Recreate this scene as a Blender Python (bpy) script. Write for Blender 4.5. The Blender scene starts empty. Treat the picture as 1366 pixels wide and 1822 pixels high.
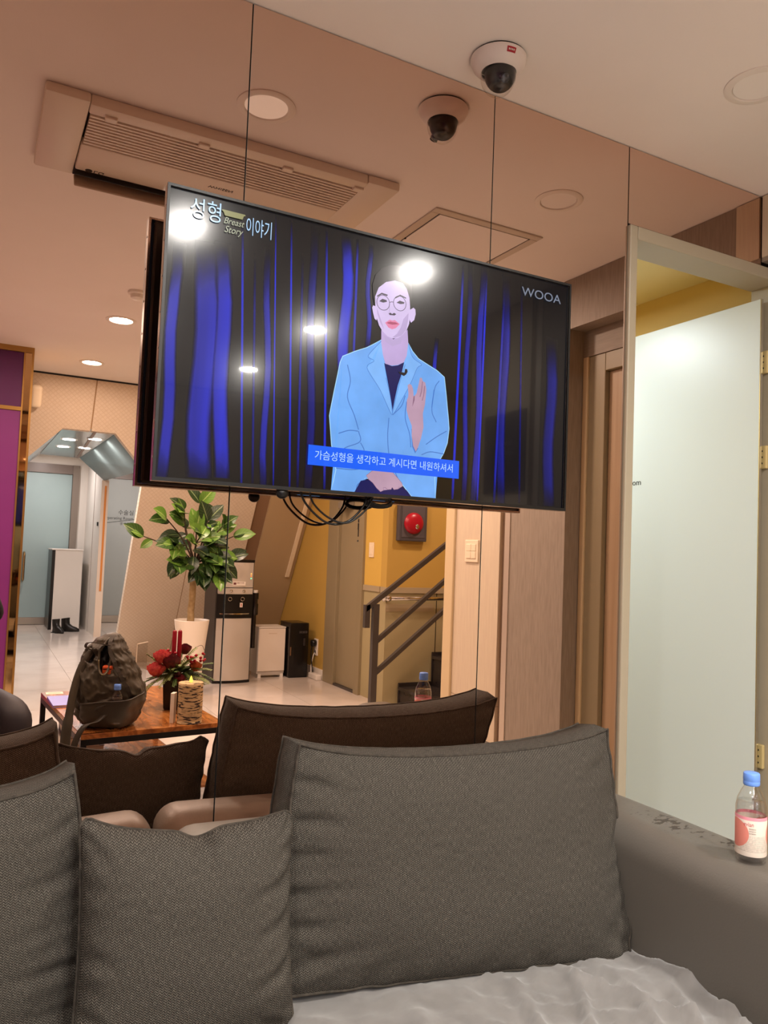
import bpy, bmesh, math, random
from mathutils import Vector, Matrix, noise
random.seed(7)
C = bpy.context.scene.collection
S = bpy.context.scene
PI = math.pi

# ------------------------------------------------------------ camera, world, exposure
# Metres. X runs along the mirror wall to the right, Y towards it, Z up from the floor.
MIR = 1.7648                      # the mirror's face
TVY = 1.6526                      # the television's face
CEIL = 2.54
cam = bpy.data.cameras.new('camera')
cam.sensor_fit = 'HORIZONTAL'; cam.sensor_width = 36.0; cam.lens = 36.0 * 1369.0 / 1366.0
cam.clip_start = 0.02
camo = bpy.data.objects.new('camera', cam); C.objects.link(camo)
yaw, pitch, roll = math.radians(27.83), math.radians(2.967), math.radians(2.205)
fw = Vector((math.sin(yaw)*math.cos(pitch), math.cos(yaw)*math.cos(pitch), math.sin(pitch)))
rt = Vector((math.cos(yaw), -math.sin(yaw), 0)); up = rt.cross(fw)
r2 = rt*math.cos(roll) + up*math.sin(roll); u2 = up*math.cos(roll) - rt*math.sin(roll)
camo.matrix_world = Matrix(((r2.x, u2.x, -fw.x, 0), (r2.y, u2.y, -fw.y, 0), (r2.z, u2.z, -fw.z, 1.22), (0, 0, 0, 1)))
S.camera = camo
w = bpy.data.worlds.new('world'); S.world = w; w.use_nodes = True
w.node_tree.nodes['Background'].inputs[0].default_value = (1.0, 0.93, 0.85, 1)
w.node_tree.nodes['Background'].inputs[1].default_value = 0.05
S.view_settings.view_transform = 'Standard'; S.view_settings.look = 'None'
S.view_settings.exposure = 0.0; S.view_settings.gamma = 1.0; S.view_settings.use_curve_mapping = False
S.cycles.max_bounces = 14; S.cycles.diffuse_bounces = 5; S.cycles.glossy_bounces = 8
S.cycles.transmission_bounces = 10; S.cycles.transparent_max_bounces = 16
S.cycles.sample_clamp_indirect = 4.0; S.cycles.sample_clamp_direct = 0.0
S.cycles.blur_glossy = 0.5; S.cycles.caustics_refractive = False
LAMP = 600.0                      # radiance of a lit downlight
LAMP_COL = (1.0, 0.945, 0.875)
COOL_GLOW = (0.82, 0.95, 1.10)

# ------------------------------------------------------------ helpers
def hexc(h):
    c = [int(h[i:i+2], 16)/255 for i in (0, 2, 4)]
    return tuple((x/12.92 if x <= .04045 else ((x+.055)/1.055)**2.4) for x in c) + (1,)
MATS = {}
def nodes(m): return m.node_tree.nodes, m.node_tree.links
def mat(name, col, rough=.5, metal=0, spec=.5, trans=0, ior=1.45, emit=None, es=0, coat=0, sheen=0,
        var=None, vscale=8, stretch=(1, 1, 1), bump=0, bscale=60, bstretch=None, coord='Object', alpha=1, detail=4, sub=0):
    """Principled material; var = second colour mixed in by noise, bump = strength of a noise relief."""
    if name in MATS: return MATS[name]
    m = bpy.data.materials.new(name); m.use_nodes = True
    N, L = nodes(m); b = N['Principled BSDF']
    c = hexc(col) if isinstance(col, str) else col
    b.inputs['Base Color'].default_value = c; b.inputs['Roughness'].default_value = rough
    b.inputs['Metallic'].default_value = metal; b.inputs['Specular IOR Level'].default_value = spec
    b.inputs['Transmission Weight'].default_value = trans; b.inputs['IOR'].default_value = ior
    b.inputs['Coat Weight'].default_value = coat; b.inputs['Sheen Weight'].default_value = sheen
    b.inputs['Alpha'].default_value = alpha
    if sub: b.inputs['Subsurface Weight'].default_value = sub
    if emit:
        b.inputs['Emission Color'].default_value = hexc(emit) if isinstance(emit, str) else tuple(emit)+(1,)
        b.inputs['Emission Strength'].default_value = es
    if var or bump:
        tc = N.new('ShaderNodeTexCoord')
    if var:
        mp = N.new('ShaderNodeMapping'); mp.inputs['Scale'].default_value = stretch
        nz = N.new('ShaderNodeTexNoise'); nz.inputs['Scale'].default_value = vscale; nz.inputs['Detail'].default_value = detail
        mx = N.new('ShaderNodeMix'); mx.data_type = 'RGBA'
        mr = N.new('ShaderNodeMapRange'); mr.inputs[1].default_value = .35; mr.inputs[2].default_value = .65
        L.new(tc.outputs[coord], mp.inputs[0]); L.new(mp.outputs[0], nz.inputs[0]); L.new(nz.outputs[0], mr.inputs[0])
        L.new(mr.outputs[0], mx.inputs['Factor']); mx.inputs['A'].default_value = c
        mx.inputs['B'].default_value = hexc(var) if isinstance(var, str) else var
        L.new(mx.outputs['Result'], b.inputs['Base Color'])
    if bump:
        mp2 = N.new('ShaderNodeMapping'); mp2.inputs['Scale'].default_value = bstretch or stretch
        n2 = N.new('ShaderNodeTexNoise'); n2.inputs['Scale'].default_value = bscale; n2.inputs['Detail'].default_value = 3
        bp = N.new('ShaderNodeBump'); bp.inputs['Strength'].default_value = bump; bp.inputs['Distance'].default_value = .004
        L.new(tc.outputs[coord], mp2.inputs[0]); L.new(mp2.outputs[0], n2.inputs[0])
        L.new(n2.outputs[0], bp.inputs['Height']); L.new(bp.outputs[0], b.inputs['Normal'])
    MATS[name] = m
    return m
def emat(name, col, strength):
    if name in MATS: return MATS[name]
    m = bpy.data.materials.new(name); m.use_nodes = True; N, L = nodes(m); N.clear()
    e = N.new('ShaderNodeEmission'); o = N.new('ShaderNodeOutputMaterial')
    e.inputs[0].default_value = hexc(col) if isinstance(col, str) else tuple(col)+(1,); e.inputs[1].default_value = strength
    L.new(e.outputs[0], o.inputs[0]); MATS[name] = m
    return m
def mathn(N, L, op, a, b=None, c=None):
    n = N.new('ShaderNodeMath'); n.operation = op
    for i, v in enumerate((a, b, c)):
        if v is None: continue
        if isinstance(v, (int, float)): n.inputs[i].default_value = v
        else: L.new(v, n.inputs[i])
    return n.outputs[0]

ORG = {}
def obj(name, bm, m, parent=None, smooth=False, local=False, auto=None, extra=None):
    """Links a bmesh as ONE mesh object; coordinates are world ones unless local."""
    if parent is not None and not local:
        bmesh.ops.translate(bm, verts=bm.verts, vec=-ORG.get(parent.name, Vector()))
    me = bpy.data.meshes.new(name); bm.to_mesh(me); bm.free()
    for x in (m if isinstance(m, (list, tuple)) else [m]): me.materials.append(x)
    if smooth or auto:
        me.polygons.foreach_set('use_smooth', [True]*len(me.polygons))
        if auto: me.set_sharp_from_angle(angle=math.radians(auto))
    o = bpy.data.objects.new(name, me); C.objects.link(o)
    if parent is not None:
        o.parent = parent; ORG[o.name] = ORG.get(parent.name, Vector())
    return o
def thing(name, label, cat, loc=(0, 0, 0), rz=0, group=None):
    o = bpy.data.objects.new(name, None); C.objects.link(o); o.empty_display_size = .05
    o.location = loc; o.rotation_euler = (0, 0, rz); o['label'] = label; o['category'] = cat
    if group: o['group'] = group
    ORG[o.name] = Vector(loc)
    return o
def tag(o, label, cat, group=None):
    o['label'] = label; o['category'] = cat
    if group: o['group'] = group
    return o
def struct(name, bm, m, **k):
    o = obj(name, bm, m, **k); o['kind'] = 'structure'; return o
def sgroup(name):
    o = bpy.data.objects.new(name, None); C.objects.link(o); o['kind'] = 'structure'; o.empty_display_size = .05; return o
def copy_tree(o, parent=None):
    c = o.copy(); C.objects.link(c)
    if parent is not None: c.parent = parent
    for ch in list(o.children): copy_tree(ch, c)
    return c

def BM(): return bmesh.new()
def box(bm, x0, x1, y0, y1, z0, z1, bev=0, seg=2):
    r = bmesh.ops.create_cube(bm, size=1)
    vs = r['verts']
    for v in vs:
        v.co = Vector(((x0+x1)/2 + v.co.x*(x1-x0), (y0+y1)/2 + v.co.y*(y1-y0), (z0+z1)/2 + v.co.z*(z1-z0)))
    if bev:
        es = list({e for v in vs for e in v.link_edges})
        bmesh.ops.bevel(bm, geom=es, offset=bev, segments=seg, affect='EDGES', profile=.5)
    return bm
def boxm(*a, **k): return box(BM(), *a, **k)
def prism(bm, pts, d):
    """Closed prism: 3-D outline pts swept by vector d."""
    d = Vector(d); a = [bm.verts.new(p) for p in pts]; b = [bm.verts.new(Vector(p)+d) for p in pts]
    n = len(pts)
    bm.faces.new(a[::-1]); bm.faces.new(b)
    for i in range(n): bm.faces.new((a[i], a[(i+1) % n], b[(i+1) % n], b[i]))
    bmesh.ops.recalc_face_normals(bm, faces=bm.faces)
    return bm
def lathe(bm, prof, cx=0, cy=0, z=0, n=32, axis='Z', cap=True, wob=None):
    rings = []
    for r, h in prof:
        ring = []
        for i in range(n):
            a = 2*PI*i/n; rr = r*(wob(a, h) if wob else 1)
            p = (rr*math.cos(a), rr*math.sin(a), h)
            if axis == 'X': p = (p[2], p[0], p[1])
            if axis == 'Y': p = (p[0], p[2], p[1])
            ring.append(bm.verts.new((cx+p[0], cy+p[1], z+p[2])))
        rings.append(ring)
    for a, b in zip(rings, rings[1:]):
        for i in range(n): bm.faces.new((a[i], a[(i+1) % n], b[(i+1) % n], b[i]))
    if cap:
        for ring in (rings[0][::-1], rings[-1]):
            try: bm.faces.new(ring)
            except ValueError: pass
    bmesh.ops.recalc_face_normals(bm, faces=bm.faces)
    return bm
def tube(bm, pts, r, n=8, closed=False, rend=None):
    pts = [Vector(p) for p in pts]; rings = []; m = len(pts); nrm = None
    for i, p in enumerate(pts):
        if closed: t = (pts[(i+1) % m]-pts[i-1])
        else: t = pts[min(i+1, m-1)]-pts[max(i-1, 0)]
        t.normalize()
        if nrm is None: nrm = t.orthogonal().normalized()
        nrm = (nrm - t*nrm.dot(t))
        nrm = nrm.normalized() if nrm.length > 1e-6 else t.orthogonal().normalized()
        bn = t.cross(nrm); rr = r if rend is None else r+(rend-r)*i/(m-1)
        rings.append([bm.verts.new(p + (nrm*math.cos(2*PI*k/n) + bn*math.sin(2*PI*k/n))*rr) for k in range(n)])
    for i in range(m if closed else m-1):
        a, b = rings[i], rings[(i+1) % m]
        for k in range(n): bm.faces.new((a[k], a[(k+1) % n], b[(k+1) % n], b[k]))
    if not closed:
        bm.faces.new(rings[0][::-1]); bm.faces.new(rings[-1])
    return bm
def ribbon(bm, pts, wid, th, side):
    """Flat strap through pts; side = direction of its width (vector or list of vectors)."""
    pts = [Vector(p) for p in pts]; rows = []
    for i, p in enumerate(pts):
        s = Vector(side[i] if isinstance(side, list) else side).normalized()
        t = (pts[min(i+1, len(pts)-1)]-pts[max(i-1, 0)]).normalized(); n = t.cross(s).normalized()
        ww = wid[i] if isinstance(wid, list) else wid
        rows.append([bm.verts.new(p + s*a*ww/2 + n*b*th/2) for a, b in ((-1, -1), (1, -1), (1, 1), (-1, 1))])
    for a, b in zip(rows, rows[1:]):
        for k in range(4): bm.faces.new((a[k], a[(k+1) % 4], b[(k+1) % 4], b[k]))
    bm.faces.new(rows[0][::-1]); bm.faces.new(rows[-1])
    bmesh.ops.recalc_face_normals(bm, faces=bm.faces)
    return bm
def smooth_path(pts, n=8):
    """Catmull-Rom through pts."""
    P = [Vector(p) for p in pts]; P = [P[0]*2-P[1]] + P + [P[-1]*2-P[-2]]; out = []
    for i in range(1, len(P)-2):
        for k in range(n):
            t = k/n; a, b, c, d = P[i-1:i+3]
            out.append(.5*((2*b)+(c-a)*t+(2*a-5*b+4*c-d)*t*t+(3*b-a-3*c+d)*t**3))
    out.append(P[-2]); return out
def ball(bm, c, r, u=16, v=10, sc=(1, 1, 1)):
    res = bmesh.ops.create_uvsphere(bm, u_segments=u, v_segments=v, radius=r)
    for q in res['verts']: q.co = Vector((c[0]+q.co.x*sc[0], c[1]+q.co.y*sc[1], c[2]+q.co.z*sc[2]))
    return bm
_txt = []
def text(name, body, size, m, loc, right, upv, parent=None, ext=.0004, align='CENTER', shear=0, bend=None, sx=1):
    """Flat lettering as a mesh: right / upv are its reading and up directions."""
    cu = bpy.data.curves.new(name, 'FONT'); cu.body = body; cu.size = size; cu.align_x = align; cu.align_y = 'CENTER'
    cu.extrude = ext; cu.shear = shear; cu.resolution_u = 4
    to = bpy.data.objects.new(name, cu); C.objects.link(to)
    dg = bpy.context.evaluated_depsgraph_get(); me = bpy.data.meshes.new_from_object(to.evaluated_get(dg))
    bpy.data.objects.remove(to)
    r, u = Vector(right).normalized(), Vector(upv).normalized(); n = r.cross(u)
    base = Vector(loc) - (ORG.get(parent.name, Vector()) if parent else Vector())
    for v in me.vertices:
        x, y, z = v.co.x*sx, v.co.y, v.co.z
        if bend:                                        # wrap round a vertical cylinder: (centre, radius, angle)
            a = bend[2] + x/bend[1]
            v.co = Vector(bend[0]) + Vector((math.cos(a)*(bend[1]+z), math.sin(a)*(bend[1]+z), y)) - (ORG.get(parent.name, Vector()) if parent else Vector())
        else: v.co = base + r*x + u*y + n*z
    me.materials.clear(); me.materials.append(m)
    o = bpy.data.objects.new(name, me); C.objects.link(o)
    if parent: o.parent = parent; ORG[o.name] = ORG.get(parent.name, Vector())
    return o
def sheet(bm, pts):
    bm.faces.new([bm.verts.new(p) for p in pts]); return bm

# ------------------------------------------------------------ materials of the room
def m_mirror(name, col, rough=0.0):
    m = bpy.data.materials.new(name); m.use_nodes = True; N, L = nodes(m); N.clear()
    g = N.new('ShaderNodeBsdfGlossy'); o = N.new('ShaderNodeOutputMaterial')
    g.inputs['Color'].default_value = tuple(col)+(1,); g.inputs['Roughness'].default_value = rough
    L.new(g.outputs[0], o.inputs[0]); MATS[name] = m; return m
M_MIRROR = m_mirror('bronze mirror', (.725, .54, .445))
M_GREYMIR = mat('grey gloss panel', '8f9a99', .16, metal=.55)
M_BRZMIR = m_mirror('gold mirror', (.62, .42, .2), .03)
M_BLACK = mat('black joint', '0c0a09', .6)
M_CEIL = mat('ceiling paint', 'f1e9e2', .85, var='ece3db', vscale=1.5, bump=.05, bscale=250)
M_WOOD = mat('veneer', '9c8f80', .55, var='8d8071', vscale=24, stretch=(9, 9, .5), bump=.08, bscale=60, detail=6)
M_WOODH = mat('veneer lying', '958878', .55, var='887b6b', vscale=24, stretch=(9, .35, 9), detail=6)  # tone darkened for the shade under the soffit
M_WOODLIT = mat('lit veneer', 'd6c6ab', .55, var='cebca4', vscale=24, stretch=(9, 9, .35), detail=6)  # paler copy of the veneer, the light falling on it put into the colour
M_DOORW = mat('door laminate', 'b09677', .45, var='a58b6c', vscale=5, stretch=(8, 8, .4))
M_FRAME = mat('taupe frame', 'a99e89', .4, bump=.04, bscale=200)
M_FRAME2 = mat('olive frame', '8f8266', .45)
M_TRIMM = mat('pale metal trim', 'cdbfae', .35, metal=.4)
M_COLUMN = mat('beige column trim', 'd3bd96', .5)
M_YELLOW = mat('mustard paint', 'd0ac52', .7, bump=.05, bscale=180)
M_YELLOW2 = mat('ochre paint', 'bd9b4c', .7, bump=.05, bscale=180)
M_TAN = mat('dado tan', 'a69a74', .6)
M_DADO = mat('dado strip', 'a8997c', .5)
M_GREENG = mat('wc door laminate', '93866a', .5)
M_TILE = mat('floor tile', 'd6ccc2', .13, var='cbc0b6', vscale=3, detail=6)
M_GROUT = mat('grout', '9d938a', .7)
M_PURPLE = mat('purple board', '7d2f7a', .4, var='772b74', vscale=2)
M_GOLD = mat('gold trim', 'b08a4e', .3, metal=.8)
M_WHITE = mat('white plastic', 'e8e2da', .35)
M_CREAM = mat('cream plastic', 'ead9bd', .45)
M_BLKP = mat('black plastic', '100f10', .3)
M_CHROME = mat('chrome', 'd8d5d0', .12, metal=1)
M_STEEL = mat('brushed steel', 'b9b3ab', .32, metal=.9, bump=.03, bscale=80, stretch=(1, 1, 40))
M_DKMETAL = mat('grey painted steel', '4c4744', .4, metal=.3)
M_LINER = mat('ceiling fitting white', 'e9e0d6', .5)
M_LAMP = emat('lit lamp', LAMP_COL, LAMP)
M_COOLGLOW = emat('added cool glow', COOL_GLOW, 780)
M_LAMPOFF = mat('unlit diffuser', 'f2ebe4', .4)
M_CORR = mat('corridor paint', 'dedad3', .6)
def m_wallpaper():
    m = mat('diamond wallpaper', 'd0bda4', .7)
    N, L = nodes(m); b = N['Principled BSDF']
    tc = N.new('ShaderNodeTexCoord'); sp = N.new('ShaderNodeSeparateXYZ'); L.new(tc.outputs['Object'], sp.inputs[0])
    z = mathn(N, L, 'MULTIPLY', sp.outputs[2], 1.17)
    a = mathn(N, L, 'PINGPONG', mathn(N, L, 'ADD', sp.outputs[0], z), .020)
    c = mathn(N, L, 'PINGPONG', mathn(N, L, 'SUBTRACT', sp.outputs[0], z), .020)
    e = mathn(N, L, 'MINIMUM', a, c)
    r = N.new('ShaderNodeMapRange'); r.inputs[1].default_value = .0; r.inputs[2].default_value = .006; L.new(e, r.inputs[0])
    nz = N.new('ShaderNodeTexNoise'); nz.inputs['Scale'].default_value = 30; L.new(tc.outputs['Object'], nz.inputs[0])
    f = mathn(N, L, 'MULTIPLY', r.outputs[0], mathn(N, L, 'ADD', nz.outputs[0], .4))
    mx = N.new('ShaderNodeMix'); mx.data_type = 'RGBA'; L.new(f, mx.inputs['Factor'])
    mx.inputs['A'].default_value = hexc('cbb9a2'); mx.inputs['B'].default_value = hexc('d8c8b3')
    L.new(mx.outputs['Result'], b.inputs['Base Color'])
    bp = N.new('ShaderNodeBump'); bp.inputs['Strength'].default_value = .2; bp.inputs['Distance'].default_value = .002
    L.new(r.outputs[0], bp.inputs['Height']); L.new(bp.outputs[0], b.inputs['Normal'])
    return m
M_PAPER = m_wallpaper()
def m_frosted(name, col, tw=.55):
    """Frosted glass: light diffuses through it, a faint gloss on top."""
    m = bpy.data.materials.new(name); m.use_nodes = True; N, L = nodes(m); N.clear()
    d = N.new('ShaderNodeBsdfDiffuse'); t = N.new('ShaderNodeBsdfTranslucent'); g = N.new('ShaderNodeBsdfGlossy')
    for n in (d, t): n.inputs['Color'].default_value = hexc(col)
    g.inputs['Roughness'].default_value = .34
    tc = N.new('ShaderNodeTexCoord'); nz = N.new('ShaderNodeTexNoise'); nz.inputs['Scale'].default_value = 400
    bp = N.new('ShaderNodeBump'); bp.inputs['Strength'].default_value = .12; bp.inputs['Distance'].default_value = .002
    L.new(tc.outputs['Object'], nz.inputs[0]); L.new(nz.outputs[0], bp.inputs['Height']); L.new(bp.outputs[0], g.inputs['Normal'])
    m1 = N.new('ShaderNodeMixShader'); m1.inputs[0].default_value = tw; L.new(d.outputs[0], m1.inputs[1]); L.new(t.outputs[0], m1.inputs[2])
    fr = N.new('ShaderNodeFresnel'); fr.inputs[0].default_value = 1.5
    m2 = N.new('ShaderNodeMixShader'); L.new(fr.outputs[0], m2.inputs[0]); L.new(m1.outputs[0], m2.inputs[1]); L.new(g.outputs[0], m2.inputs[2])
    o = N.new('ShaderNodeOutputMaterial'); L.new(m2.outputs[0], o.inputs[0]); MATS[name] = m; return m
M_FROST = m_frosted('frosted glass', 'e9f1ee', .3)
M_FROSTB = m_frosted('frosted teal glass', 'bcd6d8', .3)
M_FROSTG = m_frosted('frosted grey glass', 'c4cccb', .3)

# ------------------------------------------------------------ structure
def ry(d): return 2*MIR - d       # distance seen in the mirror -> place in the room
# floor
fl = struct('floor', boxm(-3.2, 4.8, -9.7, 4.3, -.12, -.004), M_GROUT)
t0 = None
for i in range(10):
    for j in range(15):
        x, y = -3.2+.8*i, -9.7+.8*j
        if y+.8 > 2.4: continue
        if t0 is None:
            t0 = obj('tile', boxm(.0015, .7985, .0015, .7985, -.004, 0), M_TILE, fl, local=True); t0.location = (x, y, 0)
        else:
            t = t0.copy(); C.objects.link(t); t.location = (x, y, 0)
# ceiling
struct('ceiling', boxm(-3.2, 4.8, ry(6.62), MIR+.14, CEIL, CEIL+.12), M_CEIL)
struct('ceiling_corridor', boxm(-3.2, 3.2, -9.7, -3.42, 2.42, 2.52), M_CORR)
# mirror wall
wf = struct('wall_front', boxm(-3.2, 1.765, MIR+.0055, MIR+.12, 0, CEIL), M_BLACK)
obj('lintel', boxm(1.765, 2.78, MIR+.0055, MIR+.12, 2.285, CEIL), M_BLACK, wf)
xs = [-3.08, -2.36, -1.64, -.92, -.20, .52, 1.24, 1.764]
for a, b in zip(xs, xs[1:]):
    obj('mirror_panel', boxm(a+.0018, b-.0018, MIR, MIR+.005, .08, CEIL-.004), M_MIRROR, wf)
obj('mirror_panel', boxm(1.7662, 2.4065, MIR, MIR+.005, 2.289, CEIL-.004), M_MIRROR, wf)
for x in xs[1:-1]:                                      # thin bright edge of the glass at each joint
    obj('glass_edge', boxm(x+.0012, x+.0019, MIR-.0002, MIR+.004, .08, CEIL-.004), M_CHROME, wf)
# frosted door beside the mirror, standing open into the room behind
d1 = sgroup('door_1')
fy0, fy1 = MIR-.012, MIR+.108
obj('door_frame', boxm(1.765, 1.798, fy0, fy1, 0, 2.283, bev=.004), M_FRAME, d1)
obj('door_frame', boxm(1.798, 2.50, fy0, fy1, 2.240, 2.283, bev=.004), M_FRAME, d1)
obj('door_frame', boxm(2.50, 2.545, fy0, fy1, 0, 2.283, bev=.004), M_FRAME, d1)
leaf = obj('glass_leaf', boxm(2.466, 2.478, 1.806, 2.516, .012, 2.190, bev=.0015, seg=1), M_FROST, d1)
obj('leaf_edge', boxm(2.4655, 2.4785, 1.804, 1.8065, .012, 2.190), M_CHROME, d1)
text('door_lettering', 'Room', .034, mat('sign black', '15171a', .5), (2.4655, 2.357, 1.5545), (0, -1, 0), (0, 0, 1), d1, align='RIGHT', sx=1.12)
for z in (1.96, 1.613, .55):
    h = obj('hinge', boxm(2.486, 2.4995, 1.79, 1.862, z-.042, z+.042, bev=.004), mat('pale brass', 'd8c48c', .35, metal=.35), d1)
    for dz in (-.022, 0, .022):
        for dy in (1.808, 1.846):
            obj('screw', lathe(BM(), [(.0035, 0), (.0035, .002)], 2.4845, dy, z+dz, n=10, axis='X'), M_BLACK, h)
# room behind that door
M_INNER = mat('inner room paint', 'cfb06a', .7)
struct('wall_inner_right', boxm(2.62, 2.72, MIR+.12, 4.3, 0, 2.395), M_INNER)
struct('wall_inner_left', boxm(1.1, 1.2, MIR+.12, 4.3, 0, 2.395), M_INNER)
struct('wall_inner_end', boxm(1.2, 2.62, 4.2, 4.3, 0, 2.395), M_INNER)
struct('ceiling_inner', boxm(1.1, 2.72, MIR+.12, 4.3, 2.395, 2.5), mat('inner ceiling paint', 'efe0a8', .8))
# right-hand wall
wr = struct('wall_right', boxm(2.60, 2.78, .765, MIR, 0, CEIL), M_WOOD)
obj('soffit', boxm(2.41, 2.60, .765, MIR-.001, 2.30, CEIL-.002), M_WOOD, wr)
obj('header_panel', boxm(2.50, 2.60, .765, MIR-.001, 2.175, 2.30), M_WOODH, wr)
obj('wall_panel', boxm(2.41, 2.78, .357, .765, 0, CEIL-.002), M_WOOD, wr)
obj('metal_trim', boxm(2.405, 2.60, .315, .356, 0, CEIL-.002), M_TRIMM, wr)
obj('shadow_groove', boxm(2.43, 2.60, .268, .315, 0, CEIL-.002), mat('groove brown', '77604c', .6), wr)
for z0, z1 in ((0, .443), (.446, CEIL-.002)):
    obj('wall_panel', boxm(2.41, 2.60, -.145, .267, z0, z1), M_WOODLIT, wr)
obj('column_trim', boxm(2.395, 2.60, -.235, -.147, 0, CEIL-.002, bev=.005), M_COLUMN, wr)
obj('corner_trim', boxm(2.404, 2.411, MIR-.10, MIR-.006, 2.315, CEIL-.004), M_WOODLIT, wr)
# door in the right wall's recess
d2 = sgroup('door_2')
obj('door_frame', boxm(2.495, 2.60, .768, .800, 0, 2.174, bev=.003), M_COLUMN, d2)
obj('door_frame', boxm(2.505, 2.60, .800, .905, 0, 2.174, bev=.003), M_FRAME2, d2)
obj('door_frame', boxm(2.505, 2.60, .905, 1.76, 2.09, 2.174, bev=.003), M_FRAME2, d2)
obj('leaf', boxm(2.53, 2.575, .908, 1.70, .01, 2.088), M_DOORW, d2)
obj('door_frame', boxm(2.505, 2.60, 1.702, 1.76, 0, 2.09, bev=.003), M_FRAME2, d2)
# left wall and the purple partition at the far left
struct('wall_left', boxm(-3.3, -3.2, -9.7, 4.3, 0, CEIL), M_CEIL)
py = ry(5.83)
wp = struct('wall_partition', boxm(-3.2, .268, py-.42, py-.012, 0, CEIL), M_GOLD)
for x0, x1 in ((-.68, .222), (-1.6, -.70), (-2.5, -1.62), (-3.2, -2.52)):
    obj('board', boxm(x0, x1, py-.012, py-.004, .06, 2.092), M_PURPLE, wp)
    obj('board', boxm(x0, x1, py-.012, py-.004, 2.122, 2.50), mat('dark purple board', '571d58', .4), wp)
    obj('edge_trim', boxm(x1, x1+.010, py-.012, py+.004, 0, CEIL), M_GOLD, wp)
obj('edge_trim', boxm(-3.2, .232, py-.012, py+.006, 2.094, 2.120), M_GOLD, wp)
obj('edge_trim', boxm(-3.2, .286, py-.012, py+.006, 2.502, CEIL), M_GOLD, wp)
obj('mirror_strip', boxm(.233, .272, py-.012, py-.002, .02, 2.50), M_BRZMIR, wp)
obj('edge_trim', boxm(.272, .286, py-.40, py+.006, 0, 2.502), M_GOLD, wp)
# leaning back wall with the portal
SL = 1.55/2.54
def lp(x, z, off=0):              # a point on the leaning wall's face, off = proud of it
    return Vector((x, ry(8.15)+SL*z+off*.854, z-off*.521))
wb = sgroup('wall_back')
def lean_panel(pts, m, off=0, th=.09, name='wall_panel'):
    return obj(name, prism(BM(), [lp(x, z, off) for x, z in pts], (0, -th, 0)), m, wb)
lean_panel([(-3.2, 0), (-.245, 0), (-.245, CEIL), (-3.2, CEIL)], M_PAPER)
lean_panel([(-.237, 0), (.12, 0), (.12, 1.67), (.584, 2.14), (.795, 2.14), (.795, CEIL), (-.237, CEIL)], M_PAPER)
lean_panel([(.806, 2.14), (1.0, 2.14), (1.285, 1.86), (1.285, 0), (1.830, 0), (1.830, CEIL), (.806, CEIL)], M_PAPER)
lean_panel([(1.838, 0), (2.376, 0), (2.376, CEIL), (1.838, CEIL)], M_PAPER)
M_SHADE = mat('plain tan paper', 'a98d6c', .7)
lean_panel([(-.245, 0), (.12, 0), (.12, 1.67), (-.245, 1.67)], M_SHADE, -.012, .05, 'joint_strip')
lean_panel([(.79, 2.14), (.81, 2.14), (.81, CEIL), (.79, CEIL)], M_SHADE, -.008, .05, 'joint_strip')
lean_panel([(1.825, 0), (1.845, 0), (1.845, CEIL), (1.825, CEIL)], M_SHADE, -.006, .05, 'joint_strip')
lean_panel([(2.376, 0), (2.512, 0), (2.512, CEIL), (2.376, CEIL)], mat('brown return', '86694f', .6), -.03, .06, 'brown_strip')
lean_panel([(2.512, 0), (2.945, 0), (2.945, CEIL), (2.512, CEIL)], mat('shaded tan panel', 'b29b78', .7), 0, .09)  # darker than the papered panels: its shade is put into the colour
lean_panel([(-3.2, CEIL-.012), (2.945, CEIL-.012), (2.945, CEIL), (-3.2, CEIL)], M_BLACK, .003, .01, 'shadow_joint')
lean_panel([(2.868, .93), (2.905, .93), (2.905, 2.3), (2.868, 2.3)], M_CREAM, .02, .03, 'strip_moulding')
# grey mirror facets lining the portal
inn = ry(10.42)
G, F, E_ = Vector((.642, inn, 2.268)), Vector((1.101, inn, 2.261)), Vector((1.413, inn, 1.998))
A, B, Cc = lp(.584, 2.14), lp(1.0, 2.14), lp(1.285, 1.86)
H = Vector((.30, inn, 1.94)); I = lp(.12, 1.67)
def facet(pts, m):
    return obj('ceiling_facet', prism(BM(), pts, (0, 0, .03)), m, wb)
facet([A, B, F, G], M_GREYMIR)
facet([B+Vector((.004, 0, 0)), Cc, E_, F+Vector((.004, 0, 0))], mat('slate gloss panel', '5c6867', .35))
facet([I, A-Vector((.004, 0, 0)), G-Vector((.004, 0, 0)), H], M_GREYMIR)
obj('ceiling_band', prism(BM(), [A*.42+B*.58+Vector((0, 0, -.004)), A*.36+B*.64+Vector((0, 0, -.004)), G*.02+F*.98+Vector((0, 0, -.004)), G*.08+F*.92+Vector((0, 0, -.004))], (0, 0, .003)), mat('taupe band', '8d7a70', .5), wb)
# corridor beyond the portal
wc_ = struct('wall_corridor', boxm(1.4, 1.47, ry(12.05), inn-.02, 0, 2.42), M_CORR)
obj('wooden_edge', boxm(1.392, 1.478, inn-.02, inn+.005, 0, 2.0), mat('peach edge', 'dcc7b2', .5), wc_)
obj('orange_lit_strip', boxm(1.428, 1.452, inn+.005, inn+.012, .58, 1.93), mat('orange lit strip', 'd98a45', .35, metal=.3), wc_)  # edge strip whose orange puts reflected light into the colour
obj('panel_joint', boxm(1.394, 1.4005, ry(11.1), ry(11.09), 0, 2.3), mat('joint grey', 'a9a199', .6), wc_)
obj('wall_sensor', boxm(1.385, 1.4, ry(10.66), ry(10.60), 1.415, 1.465), M_BLKP, wc_)
struct('wall_far', boxm(-3.2, 3.2, -9.7, ry(12.3), 0, 2.42), M_CORR)
d4 = sgroup('door_4')
yg = ry(12.0)
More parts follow.
